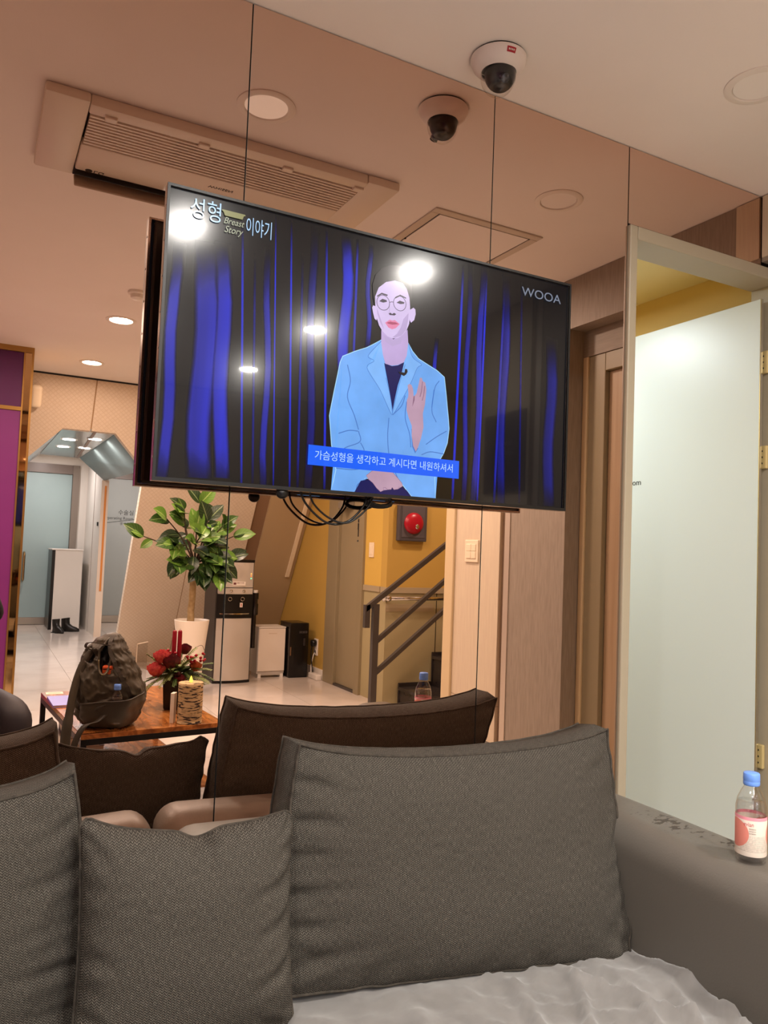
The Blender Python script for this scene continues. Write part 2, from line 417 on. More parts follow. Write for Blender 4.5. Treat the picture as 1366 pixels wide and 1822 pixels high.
obj('door_frame', boxm(1.195, 1.285, yg-.06, yg+.05, 0, 2.30), mat('grey taupe frame', '83796f', .5), d4)
obj('door_frame', boxm(-.3, 1.195, yg-.06, yg+.03, 2.168, 2.30), mat('header taupe', '7c716a', .35), d4)
obj('wall_fill', boxm(1.285, 1.40, yg-.06, yg+.02, 0, 2.42), M_CORR, d4)
obj('wall_fill', boxm(-.3, 1.285, yg-.06, yg+.02, 2.30, 2.42), M_CORR, d4)
obj('glass_leaf', boxm(.30, 1.19, yg-.012, yg, .105, 2.165), M_FROSTB, d4)
obj('kick_plate', boxm(.30, 1.19, yg-.014, yg+.004, .006, .104), M_STEEL, d4)
obj('glass_leaf', boxm(-.3, .295, yg-.012, yg, .105, 2.165), M_FROSTB, d4)
hb = BM(); tube(hb, smooth_path([(.615, yg+.005, 1.02), (.615, yg+.075, 1.0), (.615, yg+.085, .93), (.615, yg+.085, .72), (.615, yg+.075, .645), (.615, yg+.005, .625)], 5), .016, 10)
obj('door_handle', hb, mat('bronze handle', 'b08c62', .25, metal=.9), d4, smooth=True)
d5 = sgroup('door_5')
yo = ry(12.2)
obj('glass_leaf', boxm(1.475, 2.6, yo-.012, yo, .11, 2.17), M_FROSTG, d5)
obj('kick_plate', boxm(1.475, 2.6, yo-.014, yo+.004, .006, .108), M_STEEL, d5)
obj('door_frame', boxm(1.475, 2.6, yo-.06, yo+.02, 2.172, 2.42), mat('header taupe', '7c716a', .35), d5)
SGN = mat('sign grey', '3a3d3e', .5)
# printed on the back of the pane, so that it reads correctly in the mirror
text('door_lettering', '수술실', .085, SGN, (2.0, yo+.0015, 1.66), (1, 0, 0), (0, 0, 1), d5)
text('door_lettering', 'Operating Room', .062, SGN, (1.90, yo+.0015, 1.575), (1, 0, 0), (0, 0, 1), d5)
text('door_lettering', '手术室', .05, SGN, (1.99, yo+.0015, 1.49), (1, 0, 0), (0, 0, 1), d5)
obj('glass_joint', prism(BM(), [(1.475, yo+.001, 1.455), (2.3, yo+.001, 1.59), (2.3, yo+.001, 1.597), (1.475, yo+.001, 1.462)], (0, .001, 0)), SGN, d5)
struct('wall_side', boxm(2.6, 2.7, ry(12.3), -4.9, 0, 2.42), M_CORR)
# stairwell and washroom corridor
ys = ry(5.5)
ws = struct('wall_stair', boxm(2.95, 4.8, ys-.10, ys, .936, CEIL), M_YELLOW2)
obj('dado_panel', boxm(2.953, 4.8, ys-.10, ys-.002, 0, .89), M_TAN, ws)
obj('dado_strip', boxm(2.95, 4.8, ys-.10, ys+.012, .89, .936), M_DADO, ws)
obj('panel_joint', boxm(3.43, 3.436, ys-.002, ys, 0, .89), M_BLACK, ws)
obj('dado_panel', boxm(2.95, 3.4, ys-.002, ys+.001, .74, .80), M_DADO, ws)
ww = struct('wall_washroom', boxm(2.95, 3.05, ry(8.4), ry(6.652), 0, CEIL), M_YELLOW2)
obj('wall_piece', boxm(2.95, 3.05, ry(5.915), ys-.10, .936, CEIL), M_YELLOW, ww)
obj('dado_panel', boxm(2.952, 3.05, ry(5.915), ys-.10, 0, .89), M_TAN, ww)
obj('dado_strip', boxm(2.94, 3.05, ry(5.915), ys-.10, .89, .936), M_DADO, ww)
obj('wall_piece', boxm(2.95, 3.05, ry(6.65), ry(5.92), 2.1, CEIL), M_YELLOW, ww)
obj('skirting', boxm(2.935, 2.95, ry(7.2), ry(6.66), 0, .09), M_WHITE, ww)
d3 = sgroup('door_3')
obj('door_frame', boxm(2.925, 3.05, ry(6.648), ry(6.42), 0, 2.08, bev=.004), M_FRAME2, d3)
obj('door_frame', boxm(2.925, 3.05, ry(5.995), ry(5.90), 0, 2.08, bev=.004), M_FRAME2, d3)
obj('door_frame', boxm(2.925, 3.05, ry(6.42), ry(5.995), 2.03, 2.08, bev=.004), M_FRAME2, d3)
obj('leaf', boxm(2.958, 3.0, ry(6.418), ry(5.997), .02, 2.03), M_GREENG, d3)
obj('threshold', boxm(2.93, 3.05, ry(6.418), ry(5.997), 0, .018), M_DKMETAL, d3)
b = BM(); lathe(b, [(.017, 0), (.017, .002)], 2.956, ry(6.065), 1.485, n=16, axis='X')
box(b, 2.956, 2.958, ry(6.083), ry(6.047), 1.405, 1.462); box(b, 2.956, 2.958, ry(6.076), ry(6.067), 1.345, 1.405); box(b, 2.956, 2.958, ry(6.063), ry(6.054), 1.345, 1.405)
obj('man_symbol', b, mat('sign black', '15171a', .5), d3)
obj('door_lettering', boxm(2.9565, 2.958, ry(6.085), ry(6.045), 1.30, 1.315), SGN, d3)
b = BM(); box(b, 2.90, 2.958, ry(6.40), ry(6.17), 1.60, 1.66, bev=.006); box(b, 2.87, 2.90, ry(6.30), ry(6.24), 1.575, 1.66, bev=.005)
obj('door_closer', b, mat('closer grey', '9a9284', .4, metal=.4), d3)
struct('wall_stair_end', boxm(4.8, 4.9, -5, MIR, 0, CEIL), M_YELLOW2)
struct('wall_stair_side', boxm(2.78, 4.8, .05, .15, 0, CEIL), M_YELLOW2)

# ------------------------------------------------------------ ceiling fittings
M_LAMPDIM = mat('dim diffuser', 'f2ebe4', .4, emit='fff2e4', es=.3)
def downlight(x, y, lit, label, group):
    t = thing('ceiling_downlight', label, 'ceiling light', (x, y, CEIL), 0, group)
    obj('trim_ring', lathe(BM(), [(.088, 0), (.088, -.003), (.082, -.006), (.068, -.006), (.064, .001), (.064, .0015)], x, y, CEIL, n=40, cap=False), M_LINER, t, auto=40)
    obj('diffuser', lathe(BM(), [(.0005, -.002), (.0645, -.002)], x, y, CEIL, n=40, cap=False), {0: M_LAMPOFF, 1: M_LAMP, 2: M_LAMPDIM}[int(lit)], t)
    return t
downlight(1.827, 1.354, False, 'unlit round white downlight on the ceiling above the frosted door', 'unlit downlights by the mirror wall')
downlight(.694, 1.36, 2, 'dim white downlight whose reflection shows above the air conditioner', 'unlit downlights by the mirror wall')
for x, y, l in ((.69, .16, 'lit downlight reflected as the glare at the top left of the screen'),
                (1.75, .22, 'lit downlight reflected as the glare above the presenter on the screen'),
                (1.73, -.94, 'lit downlight reflected as the middle glare on the screen curtain'),
                (1.72, -2.19, 'lit downlight reflected as the small lowest glare on the screen'),
                (.69, -1.23, 'larger lit downlight seen in the mirror left of the television'),
                (.685, -2.50, 'small lit downlight seen in the mirror above the patterned wall'),
                (-.45, .16, 'added lit downlight to brighten the left cushion, out of view'),  # unseen row added to light the left end of the sofa
                (-.45, -1.23, 'added lit downlight before the purple partition, out of view')):
    downlight(x, y, True, l, 'lit downlights in the ceiling')
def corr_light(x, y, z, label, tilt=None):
    t = thing('added_corridor_light', label, 'ceiling light', (x, y, z), 0, 'added cool lit discs over the corridor')
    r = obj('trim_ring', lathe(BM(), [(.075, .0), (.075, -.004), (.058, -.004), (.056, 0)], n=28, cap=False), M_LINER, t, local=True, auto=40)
    d = obj('diffuser', lathe(BM(), [(.0005, -.003), (.057, -.003)], n=28, cap=False), M_COOLGLOW, t, local=True)
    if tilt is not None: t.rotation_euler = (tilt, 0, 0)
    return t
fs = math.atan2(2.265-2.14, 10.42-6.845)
for u, v, l in ((.34, .55, 'lit disc standing in for a lamp reflected in the portal facet, far left of the four'), (.30, .28, 'lit disc standing in for a lamp reflected in the portal facet, near left of the four'),
                (.80, .52, 'lit disc standing in for a lamp reflected in the portal facet, far right of the four'), (.78, .2, 'lit disc standing in for a lamp reflected in the portal facet, near right of the four')):
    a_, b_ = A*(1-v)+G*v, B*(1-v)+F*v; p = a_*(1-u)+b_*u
    corr_light(p.x, p.y, p.z-.002, l, -fs)  # lit discs added in place of lamp reflections in the mirrored facet
corr_light(.8, ry(11.2), 2.418, 'cool spot added to light the corridor before the teal glass door')  # further spots added to brighten the corridor
corr_light(2.0, ry(11.2), 2.418, 'cool spot added to light the corridor before the grey glass door')
corr_light(.4, -5.6, 2.418, 'unseen cool spot added to light the corridor from inside')
t = thing('ceiling_downlight', 'added warm downlight above the stairs, out of view', 'ceiling light', (3.5, ry(4.7), CEIL), 0, 'lit downlights in the ceiling')  # unseen downlight added to light the stairwell
obj('trim_ring', lathe(BM(), [(.088, 0), (.088, -.004), (.064, -.004)], 3.5, ry(4.7), CEIL, n=32, cap=False), M_LINER, t)
obj('diffuser', lathe(BM(), [(.0005, -.003), (.065, -.003)], 3.5, ry(4.7), CEIL, n=32, cap=False), M_LAMP, t)
t = thing('ceiling_panel_light', 'cool ceiling lamp of the room behind the frosted door', 'ceiling light', (1.75, 2.75, 2.395))
obj('trim_ring', lathe(BM(), [(.17, 0), (.17, -.03), (.155, -.034), (.15, -.03)], 1.75, 2.75, 2.395, n=40, cap=False), M_LINER, t)
obj('diffuser', lathe(BM(), [(.0005, -.032), (.152, -.030)], 1.75, 2.75, 2.395, n=40, cap=False), emat('inner lamp', (.90, 1.0, 1.04), 116), t)

# dome camera
dx, dy = 1.151, 1.628
t = thing('dome_camera', 'white security dome camera with dark lens on the ceiling by the mirror', 'security camera', (dx, dy, CEIL))
obj('base_ring', lathe(BM(), [(.071, 0), (.071, -.006)], dx, dy, CEIL, n=48), M_BLKP, t)
obj('housing', lathe(BM(), [(.074, -.005), (.0735, -.012), (.067, -.026), (.055, -.038), (.046, -.043), (.044, -.041)], dx, dy, CEIL, n=48, cap=False), mat('camera white', 'e3d8d2', .35), t, auto=50)
obj('inner_shroud', lathe(BM(), [(.0435, -.036)]+[(.0415*math.cos(a), -.046-.045*math.sin(a)) for a in [i*PI/2/8 for i in range(9)]][:-3]+[(.012, -.076)], dx+.004, dy-.004, CEIL, n=32), mat('dark shroud', '1a1a1c', .3), t, smooth=True)
lens = BM(); lathe(lens, [(.012, .0), (.012, .018), (.008, .02)], n=20)
bmesh.ops.rotate(lens, verts=lens.verts, cent=(0, 0, 0), matrix=Matrix.Rotation(math.radians(128), 3, 'X'))
bmesh.ops.translate(lens, verts=lens.verts, vec=(dx-.006, dy-.028, CEIL-.068))
obj('lens', lens, mat('lens grey', '4a4a50', .15, metal=.5), t, auto=40)
def clear_glass(name, tint=(1, 1, 1), rough=.0, refl=1.0):
    m = bpy.data.materials.new(name); m.use_nodes = True; N, L = nodes(m); N.clear()
    tr = N.new('ShaderNodeBsdfTransparent'); tr.inputs[0].default_value = tint+(1,)
    g = N.new('ShaderNodeBsdfGlossy'); g.inputs['Roughness'].default_value = rough
    f = N.new('ShaderNodeFresnel'); f.inputs[0].default_value = 1.45
    mx = N.new('ShaderNodeMixShader'); o = N.new('ShaderNodeOutputMaterial')
    ge = N.new('ShaderNodeNewGeometry'); L.new(mathn(N, L, 'MULTIPLY', mathn(N, L, 'MINIMUM', mathn(N, L, 'MULTIPLY', f.outputs[0], refl), 1.0), mathn(N, L, 'SUBTRACT', 1.0, ge.outputs['Backfacing'])), mx.inputs[0]); L.new(tr.outputs[0], mx.inputs[1]); L.new(g.outputs[0], mx.inputs[2]); L.new(mx.outputs[0], o.inputs[0])
    MATS[name] = m; return m
M_DOME = clear_glass('clear dome', (.93, .92, .91), .01)
obj('clear_dome', lathe(BM(), [(.047, -.041)]+[(.047*math.cos(a), -.049-.055*math.sin(a)) for a in [i*PI/2/10 for i in range(10)]]+[(.001, -.104)], dx, dy, CEIL, n=36, cap=False), M_DOME, t, smooth=True)
st = BM(); a0, a1 = math.radians(-108), math.radians(-88)
def cone(a, h):                     # a point on the housing's flank
    r = .0737+(h+.012)/(-.014)*(-.0065) if h > -.026 else .067-(.012)*(-.026-h)/.012
    return Vector((dx+math.cos(a)*(r+.0006), dy+math.sin(a)*(r+.0006), CEIL+h))
for i in range(4):
    u0, u1 = a0+(a1-a0)*i/4, a0+(a1-a0)*(i+1)/4
    sheet(st, [cone(u0, -.0135), cone(u1, -.0135), cone(u1, -.0255), cone(u0, -.0255)][::-1])
sk = obj('sticker', st, mat('red sticker', 'a4122a', .4), t)
for i in range(4):
    a = a0+(a1-a0)*(.22+.18*i); q = cone(a, -.0195)
    obj('sticker_mark', boxm(q.x-.0012, q.x+.0012, q.y-.0014, q.y+.0004, q.z-.002, q.z+.002), M_WHITE, sk)

# air conditioner in the ceiling
ax0, ax1, ay0, ay1 = .101, 1.268, ry(2.885), ry(2.372)
zc = CEIL-.032
t = thing('air_conditioner', 'long white ceiling air conditioner with a slatted grille and open vane', 'air conditioner', ((ax0+ax1)/2, (ay0+ay1)/2, CEIL))
M_AC = mat('ac plastic', 'ded0bf', .4); M_ACD = mat('ac dark', '2c221b', .7)
gx0, gx1 = .226, 1.142; gy0, gy1 = ry(2.627), ry(2.433)
for a_, b_ in ((ax0, gx0), (gx1, ax1)):
    obj('end_cover', boxm(a_, b_, ay0, ay1, zc, CEIL, bev=.008), M_AC, t, auto=40)
b = BM(); box(b, gx0, gx1, gy1, ay1-.004, zc-.004, CEIL, bev=.006)
obj('rear_rail', b, M_AC, t, auto=40)
obj('front_panel', boxm(gx0+.002, gx1-.002, ry(2.822), gy0-.004, zc-.006, CEIL, bev=.006), M_AC, t, auto=40)
obj('recess', boxm(gx0, gx1, gy0-.004, gy1, CEIL-.012, CEIL-.002), M_ACD, t)
for i in range(10):
    y = gy0+.005+i*.0192
    obj('slat', boxm(gx0+.006, gx1-.006, y, y+.0085, zc-.004, zc+.008), M_AC, t)
for a_, b_ in ((gx0+.006, gx0+.262), (gx1-.066, gx1-.006)):
    obj('blanking_plate', boxm(a_, b_, gy0, gy1, zc+.004, zc+.012), mat('ac plate', 'b9a895', .5), t)
for x in (.47, .62, .78, .93):
    obj('grille_bar', boxm(x, x+.004, gy0, gy1, zc+.001, zc+.008), M_AC, t)
for x in (.29, .575, .86, 1.125):
    obj('clip', boxm(x-.018, x+.018, gy1-.006, gy1+.022, zc-.012, zc, bev=.003), M_AC, t)
vn = BM(); box(vn, gx0+.004, gx1-.004, -.034, .034, -.004, .004, bev=.0035)
bmesh.ops.rotate(vn, verts=vn.verts, cent=(0, 0, 0), matrix=Matrix.Rotation(math.radians(-52), 3, 'X'))
bmesh.ops.translate(vn, verts=vn.verts, vec=(0, ry(2.862), zc-.026))
obj('vane', vn, mat('ac vane', 'b7a28d', .45), t, auto=40)
obj('outlet_slot', boxm(gx0, gx1, ay0, ry(2.824), zc+.004, CEIL), M_ACD, t)
M_ACT = mat('ac lettering', '3a302a', .5)
obj('emblem', lathe(BM(), [(.012, 0), (.012, .0008)], .272, ry(2.806), zc-.0066, n=20), M_ACT, t)
text('lettering', 'LG', .030, M_ACT, (.305, ry(2.806), zc-.0066), (1, 0, 0), (0, -1, 0), t)
text('lettering', 'WHISEN', .024, M_ACT, (.706, ry(2.690), zc-.0066), (1, 0, 0), (0, -1, 0), t)

# access hatch
hx0, hx1, hy0, hy1 = 1.475, 1.992, ry(2.975), ry(2.462)
t = thing('ceiling_hatch', 'square access hatch with a pale metal frame in the ceiling', 'access hatch', ((hx0+hx1)/2, (hy0+hy1)/2, CEIL))
M_HF = mat('hatch frame', 'c9bbab', .5)
for a in ((hx0, hx1, hy0, hy0+.036), (hx0, hx1, hy1-.036, hy1), (hx0, hx0+.036, hy0+.036, hy1-.036), (hx1-.036, hx1, hy0+.036, hy1-.036)):
    obj('frame_rail', boxm(*a, CEIL-.006, CEIL, bev=.002, seg=1), M_HF, t)
obj('gap', boxm(hx0+.036, hx1-.036, hy0+.036, hy1-.036, CEIL-.0015, CEIL-.0005), M_BLACK, t)
obj('hatch_panel', boxm(hx0+.043, hx1-.043, hy0+.043, hy1-.043, CEIL-.005, CEIL-.0015), M_CEIL, t)
for x, y in ((hx1-.04, hy0+.20), (hx1-.04, hy0+.14), (hx0+.04, hy0+.2), (hx0+.04, hy0+.14)):
    obj('hinge_pin', lathe(BM(), [(.005, -.007), (.005, -.004)], x, y, CEIL, n=10), M_ACD, t)
t = thing('smoke_detector', 'small white detector on the ceiling left of the television', 'smoke detector', (.68, ry(4.17), CEIL))
obj('base', lathe(BM(), [(.05, 0), (.05, -.012), (.045, -.016)], .68, ry(4.17), CEIL, n=32), M_LINER, t, auto=40)
obj('head', lathe(BM(), [(.036, -.016), (.034, -.034), (.024, -.040), (.0, -.041)], .68, ry(4.17), CEIL, n=32), M_LINER, t, auto=40)
wl = lp(.36, 2.37, .0)
t = thing('wall_light', 'oval cream wall light on the patterned wall beside the purple partition', 'wall light', (.36, wl.y, 2.31))
b = boxm(.315, .40, -.03, .03, -.095, .095, bev=.028, seg=4)
bmesh.ops.rotate(b, verts=b.verts, cent=(0, 0, 0), matrix=Matrix.Rotation(-math.atan(SL), 3, 'X'))
bmesh.ops.translate(b, verts=b.verts, vec=(0, wl.y+.03, 2.35))
obj('shade', b, M_CREAM, t, smooth=True)

# ------------------------------------------------------------ television
SCREEN_SHAPES={
 'jacket':(1,[(0.8489,1.7385),(0.8291,1.725),(0.8095,1.7127),(0.7783,1.6987),(0.7469,1.682),(0.7406,1.6661),(0.7361,1.6387),(0.729,1.5987),(0.7224,1.559),(0.7189,1.5357),(0.7236,1.4993),(0.7274,1.4681),(0.7337,1.4371),(0.7415,1.4097),(0.7363,1.3812),(0.7308,1.3592),(0.7935,1.3587),(0.8196,1.3948),(0.909,1.4019),(0.9353,1.3745),(0.953,1.3573),(1.02,1.358),(1.0156,1.4103),(1.0249,1.4525),(1.0394,1.4765),(1.0495,1.5041),(1.0534,1.5407),(1.05,1.569),(1.0458,1.5952),(1.0415,1.6252),(1.0337,1.672),(1.0109,1.6859),(0.9863,1.6955),(0.9554,1.7079),(0.9375,1.7239),(0.9248,1.7424),(0.9164,1.7205)]),
 'shirt':(2,[(0.8588,1.6821),(0.8805,1.6779),(0.897,1.6822),(0.9196,1.6957),(0.9083,1.6635),(0.8991,1.6326),(0.8922,1.5984),(0.8865,1.5665),(0.8795,1.6042),(0.8717,1.6399)]),
 'neck':(3,[(0.8471,1.7628),(0.8817,1.7447),(0.9204,1.7754),(0.924,1.7423),(0.9211,1.7101),(0.9134,1.6921),(0.8969,1.683),(0.8804,1.679),(0.8617,1.6807),(0.8538,1.7033),(0.848,1.7318)]),
 'face':(4,[(0.8264,1.8418),(0.8352,1.8656),(0.855,1.8836),(0.8796,1.8923),(0.9016,1.89),(0.914,1.8774),(0.9225,1.8565),(0.9252,1.8344),(0.9261,1.812),(0.9244,1.7911),(0.9183,1.775),(0.9063,1.7592),(0.894,1.7504),(0.8796,1.7465),(0.8649,1.7493),(0.8501,1.7597),(0.8401,1.7727),(0.8337,1.7881),(0.8287,1.8092)]),
 'ear':(4,[(0.8283,1.8183),(0.8218,1.8189),(0.8196,1.813),(0.8226,1.8007),(0.8272,1.7869),(0.8327,1.7835),(0.8343,1.7918)]),
 'ear2':(4,[(0.9255,1.827),(0.935,1.834),(0.9408,1.8305),(0.9421,1.8187),(0.9385,1.803),(0.9294,1.7946),(0.9257,1.8007)]),
 'hair':(5,[(0.8276,1.8163),(0.8218,1.8372),(0.8179,1.8695),(0.8257,1.8968),(0.8413,1.9149),(0.8655,1.9282),(0.8904,1.9327),(0.9119,1.9259),(0.922,1.9092),(0.9286,1.8841),(0.9289,1.8577),(0.9252,1.8344),(0.9198,1.8597),(0.9131,1.8772),(0.9016,1.8881),(0.8797,1.8893),(0.8572,1.8811),(0.8385,1.8655),(0.8305,1.8426)]),
 'brow':(6,[(0.8312,1.8446),(0.8439,1.8544),(0.8605,1.8528),(0.8598,1.849),(0.8441,1.8504),(0.8322,1.8418)]),
 'brow2':(6,[(0.8814,1.8505),(0.8957,1.8596),(0.9128,1.8554),(0.9125,1.8523),(0.8958,1.8559),(0.8823,1.8473)]),
 'eye':(6,[(0.8379,1.8322),(0.8466,1.8398),(0.8578,1.8386),(0.8596,1.8348),(0.849,1.8306)]),
 'eye2':(6,[(0.8861,1.8376),(0.8951,1.8445),(0.9087,1.8426),(0.9071,1.8386),(0.8967,1.8359)]),
 'nose':(6,[(0.865,1.8062),(0.8706,1.8095),(0.8749,1.8069),(0.8806,1.8109),(0.8865,1.8086),(0.8817,1.8044),(0.875,1.804),(0.8688,1.8032)]),
 'lips':(6,[(0.8565,1.7822),(0.8693,1.7918),(0.8764,1.7908),(0.883,1.7935),(0.8976,1.7856),(0.8868,1.7734),(0.8765,1.769),(0.866,1.7716)]),
 'mouth':(7,[(0.8602,1.7824),(0.8708,1.7873),(0.8778,1.787),(0.8849,1.7879),(0.8947,1.7851),(0.8843,1.7822),(0.876,1.7804),(0.8669,1.7807)]),
 'hand':(4,[(0.9263,1.6363),(0.9317,1.6407),(0.9377,1.6378),(0.9424,1.6291),(0.9449,1.6097),(0.9526,1.6193),(0.958,1.6444),(0.9609,1.6598),(0.9664,1.6606),(0.9698,1.6524),(0.9769,1.65),(0.9811,1.6324),(0.9793,1.6134),(0.9783,1.5944),(0.9732,1.5713),(0.9702,1.5597),(0.9764,1.536),(0.9702,1.5073),(0.9626,1.4842),(0.9566,1.4732),(0.9484,1.4865),(0.9431,1.5119),(0.9425,1.536),(0.9327,1.5553),(0.926,1.5731),(0.9258,1.599),(0.9304,1.6108)]),
 'thumbline':(6,[(0.9444,1.6107),(0.9473,1.613),(0.9478,1.6018),(0.944,1.5902),(0.9417,1.5843)]),
 'fingerline':(6,[(0.9677,1.6513),(0.9694,1.6516),(0.9675,1.625),(0.9637,1.6114),(0.962,1.6119),(0.9657,1.6266)]),
 'fingerline2':(6,[(0.9746,1.641),(0.9764,1.6412),(0.9743,1.6165),(0.9706,1.6029),(0.9688,1.6034),(0.9726,1.6163)]),
 'trousers':(2,[(0.7915,1.3589),(0.8079,1.3886),(0.8597,1.398),(0.9138,1.3876),(0.9353,1.3745),(0.953,1.3562)]),
 'hand2':(4,[(0.8213,1.4021),(0.8387,1.4161),(0.8668,1.4221),(0.8917,1.4169),(0.909,1.4019),(0.9199,1.3917),(0.9231,1.3839),(0.9162,1.3797),(0.912,1.3809),(0.9101,1.3756),(0.8986,1.3733),(0.8934,1.3788),(0.8911,1.3735),(0.8813,1.3721),(0.8749,1.3767),(0.8688,1.377),(0.8703,1.3698),(0.8619,1.3656),(0.8506,1.3738),(0.84,1.3856),(0.8276,1.3937)]),
 'sub':(8,[(0.6687,1.4622),(1.086,1.4606),(1.086,1.4147),(0.6683,1.4153)]),
 'lapel':(6,[(0.8491,1.7356),(0.8144,1.6935),(0.831,1.6833),(0.8125,1.6635),(0.8502,1.6149),(0.8857,1.5572),(0.8797,1.6005),(0.8653,1.6463)]),
 'lapel2':(6,[(0.9248,1.7413),(0.9382,1.709),(0.9646,1.6942),(0.9521,1.6829),(0.9327,1.6371),(0.8881,1.5582),(0.8996,1.6215),(0.9178,1.6872)]),
 'mic':(9,[(0.9174,1.676),(0.9234,1.6761),(0.9249,1.6696),(0.9206,1.6623),(0.9148,1.6577),(0.902,1.6618),(0.8976,1.6664),(0.9069,1.6663),(0.9161,1.6665)]),
 'cuff':(10,[(0.9415,1.5285),(0.9449,1.5288),(0.9495,1.4903),(0.9557,1.4753),(0.9596,1.4831),(0.964,1.4821),(0.9551,1.4686),(0.9459,1.4844)]),
}
SCREEN_FOLDS=[
 [(0.7602,1.6636),(0.7697,1.6256),(0.7637,1.5855),(0.7832,1.5451),(0.7965,1.5108)],
 [(0.7967,1.5072),(0.8018,1.4827),(0.7653,1.4648),(0.7447,1.4487)],
 [(0.7445,1.4963),(0.7712,1.5063),(0.7955,1.5071)],
 [(0.8031,1.48),(0.8125,1.4658),(0.8151,1.4517)],
 [(0.9259,1.5953),(0.9235,1.5542),(0.9378,1.5151),(0.9426,1.4822)],
 [(0.8777,1.5489),(0.8765,1.5013),(0.8841,1.4509),(0.909,1.4019)],
 [(1.0042,1.6355),(0.9998,1.582),(1.0141,1.5534)],
 [(0.986,1.4939),(1.0157,1.5158),(1.046,1.5342)],
 [(0.9741,1.4666),(0.9997,1.4765),(1.0395,1.4746)],
 [(0.9211,1.6096),(0.9117,1.5824),(0.8877,1.5574)],
 [(1.0186,1.6603),(1.0062,1.6396),(0.9995,1.5895)],
 [(0.7425,1.4133),(0.7832,1.4132),(0.8185,1.4198)],
 [(0.8236,1.3951),(0.8005,1.3791),(0.7972,1.3646)],
]
CURTAIN_STREAKS=[
(0.3484,1.8692,0.3418,1.3585,0.0287,0.55),(0.4174,1.8848,0.4155,1.3644,0.0603,0.6),(0.4485,1.8919,0.4647,1.3683,0.0381,0.75),(0.4883,1.9459,0.5137,1.3534,0.0064,0.9),(0.5526,1.9024,0.5657,1.3572,0.0187,0.5),(0.5649,1.9840,0.5883,1.3589,0.0040,1),(0.6035,1.9801,0.6275,1.3580,0.0055,1),(0.6597,1.9801,0.6746,1.3588,0.0227,0.35),(0.6928,1.9812,0.7141,1.3616,0.0072,0.9),(0.7505,1.9741,0.7500,1.5921,0.0328,0.9),(0.7746,1.9727,0.7758,1.6772,0.0075,0.8),(0.8082,1.9734,0.8121,1.7103,0.0153,0.45),(1.0066,1.7703,1.0091,1.3830,0.0134,1),(1.0807,1.9754,1.0706,1.3615,0.0087,1),(1.1017,1.9799,1.1033,1.3608,0.0176,0.45),(1.1443,1.9889,1.1382,1.3631,0.0216,0.6),(1.1556,1.9762,1.1472,1.3592,0.0072,1),(1.2239,1.9750,1.2191,1.3609,0.0299,0.4),(1.2152,1.9579,1.2010,1.3597,0.0093,0.55),(1.3839,1.8330,1.3804,1.3635,0.0442,0.35),(1.2714,1.9692,1.2840,1.3650,0.0076,0.3),(0.5202,1.8823,0.5392,1.3616,0.0065,0.35),(0.6348,1.9074,0.6467,1.3594,0.0070,0.4),]
X0, X1, Z0, Z1 = .319, 1.441, 1.352, 1.993
t = TV = thing('television', 'large wall-mounted television showing a presenter before a blue curtain', 'television', ((X0+X1)/2, TVY+.05, Z0))
obj('back_shell', boxm(X0+.012, X1-.012, TVY+.012, TVY+.034, Z0+.008, Z1-.008, bev=.006), mat('tv back', '17110f', .35), t)
b = BM()
for x in (.40, .52, .66, .80, .94, 1.08, 1.22, 1.34):
    box(b, x, x+.05, TVY+.034, TVY+.042, Z0+.10, Z1-.10, bev=.006)
obj('back_ribs', b, mat('tv ribs', '1b1512', .28), t)
obj('back_housing', boxm(.50, 1.26, TVY+.034, TVY+.062, Z0+.012, Z0+.30, bev=.01), M_BLKP, t)
b = BM()
box(b, X0, X0+.006, TVY+.003, TVY+.024, Z0, Z1, bev=.001); box(b, X1-.006, X1, TVY+.003, TVY+.024, Z0, Z1, bev=.001)
box(b, X0+.006, X1-.006, TVY+.003, TVY+.024, Z1-.006, Z1, bev=.001); box(b, X0+.006, X1-.006, TVY+.003, TVY+.024, Z0, Z0+.006, bev=.001)
bz = obj('bezel', b, mat('chrome bezel', 'b8aca2', .2, metal=.95), t)
for i in range(8):
    z = Z0+.05+i*.078
    obj('screw', lathe(BM(), [(.0028, -.001), (.0028, .001)], X0, TVY+.010, z, n=8, axis='X'), M_CHROME, bz)
b = BM(); ball(b, (.613, TVY+.012, Z0-.006), .014, 16, 10, (1.1, .7, 1.0)); obj('power_button', b, M_BLKP, t, smooth=True)
b = BM()
box(b, X0, X0+.006, TVY-.002, TVY+.003, Z0, Z1); box(b, X1-.006, X1, TVY-.002, TVY+.003, Z0, Z1)
box(b, X0+.006, X1-.006, TVY-.002, TVY+.003, Z1-.006, Z1); box(b, X0+.006, X1-.006, TVY-.002, TVY+.003, Z0, Z0+.008)
obj('front_frame', b, mat('frame black', '0d0c0d', .35), t)
# wall bracket between set and mirror
b = BM()
for x in (.72, 1.04): box(b, x, x+.035, TVY+.062, TVY+.075, Z0+.02, Z1-.06)
box(b, .68, 1.12, TVY+.075, MIR-.004, Z0+.22, Z0+.26); box(b, .68, 1.12, TVY+.075, MIR-.004, Z0+.42, Z0+.46)
obj('wall_bracket', b, M_BLKP, t)
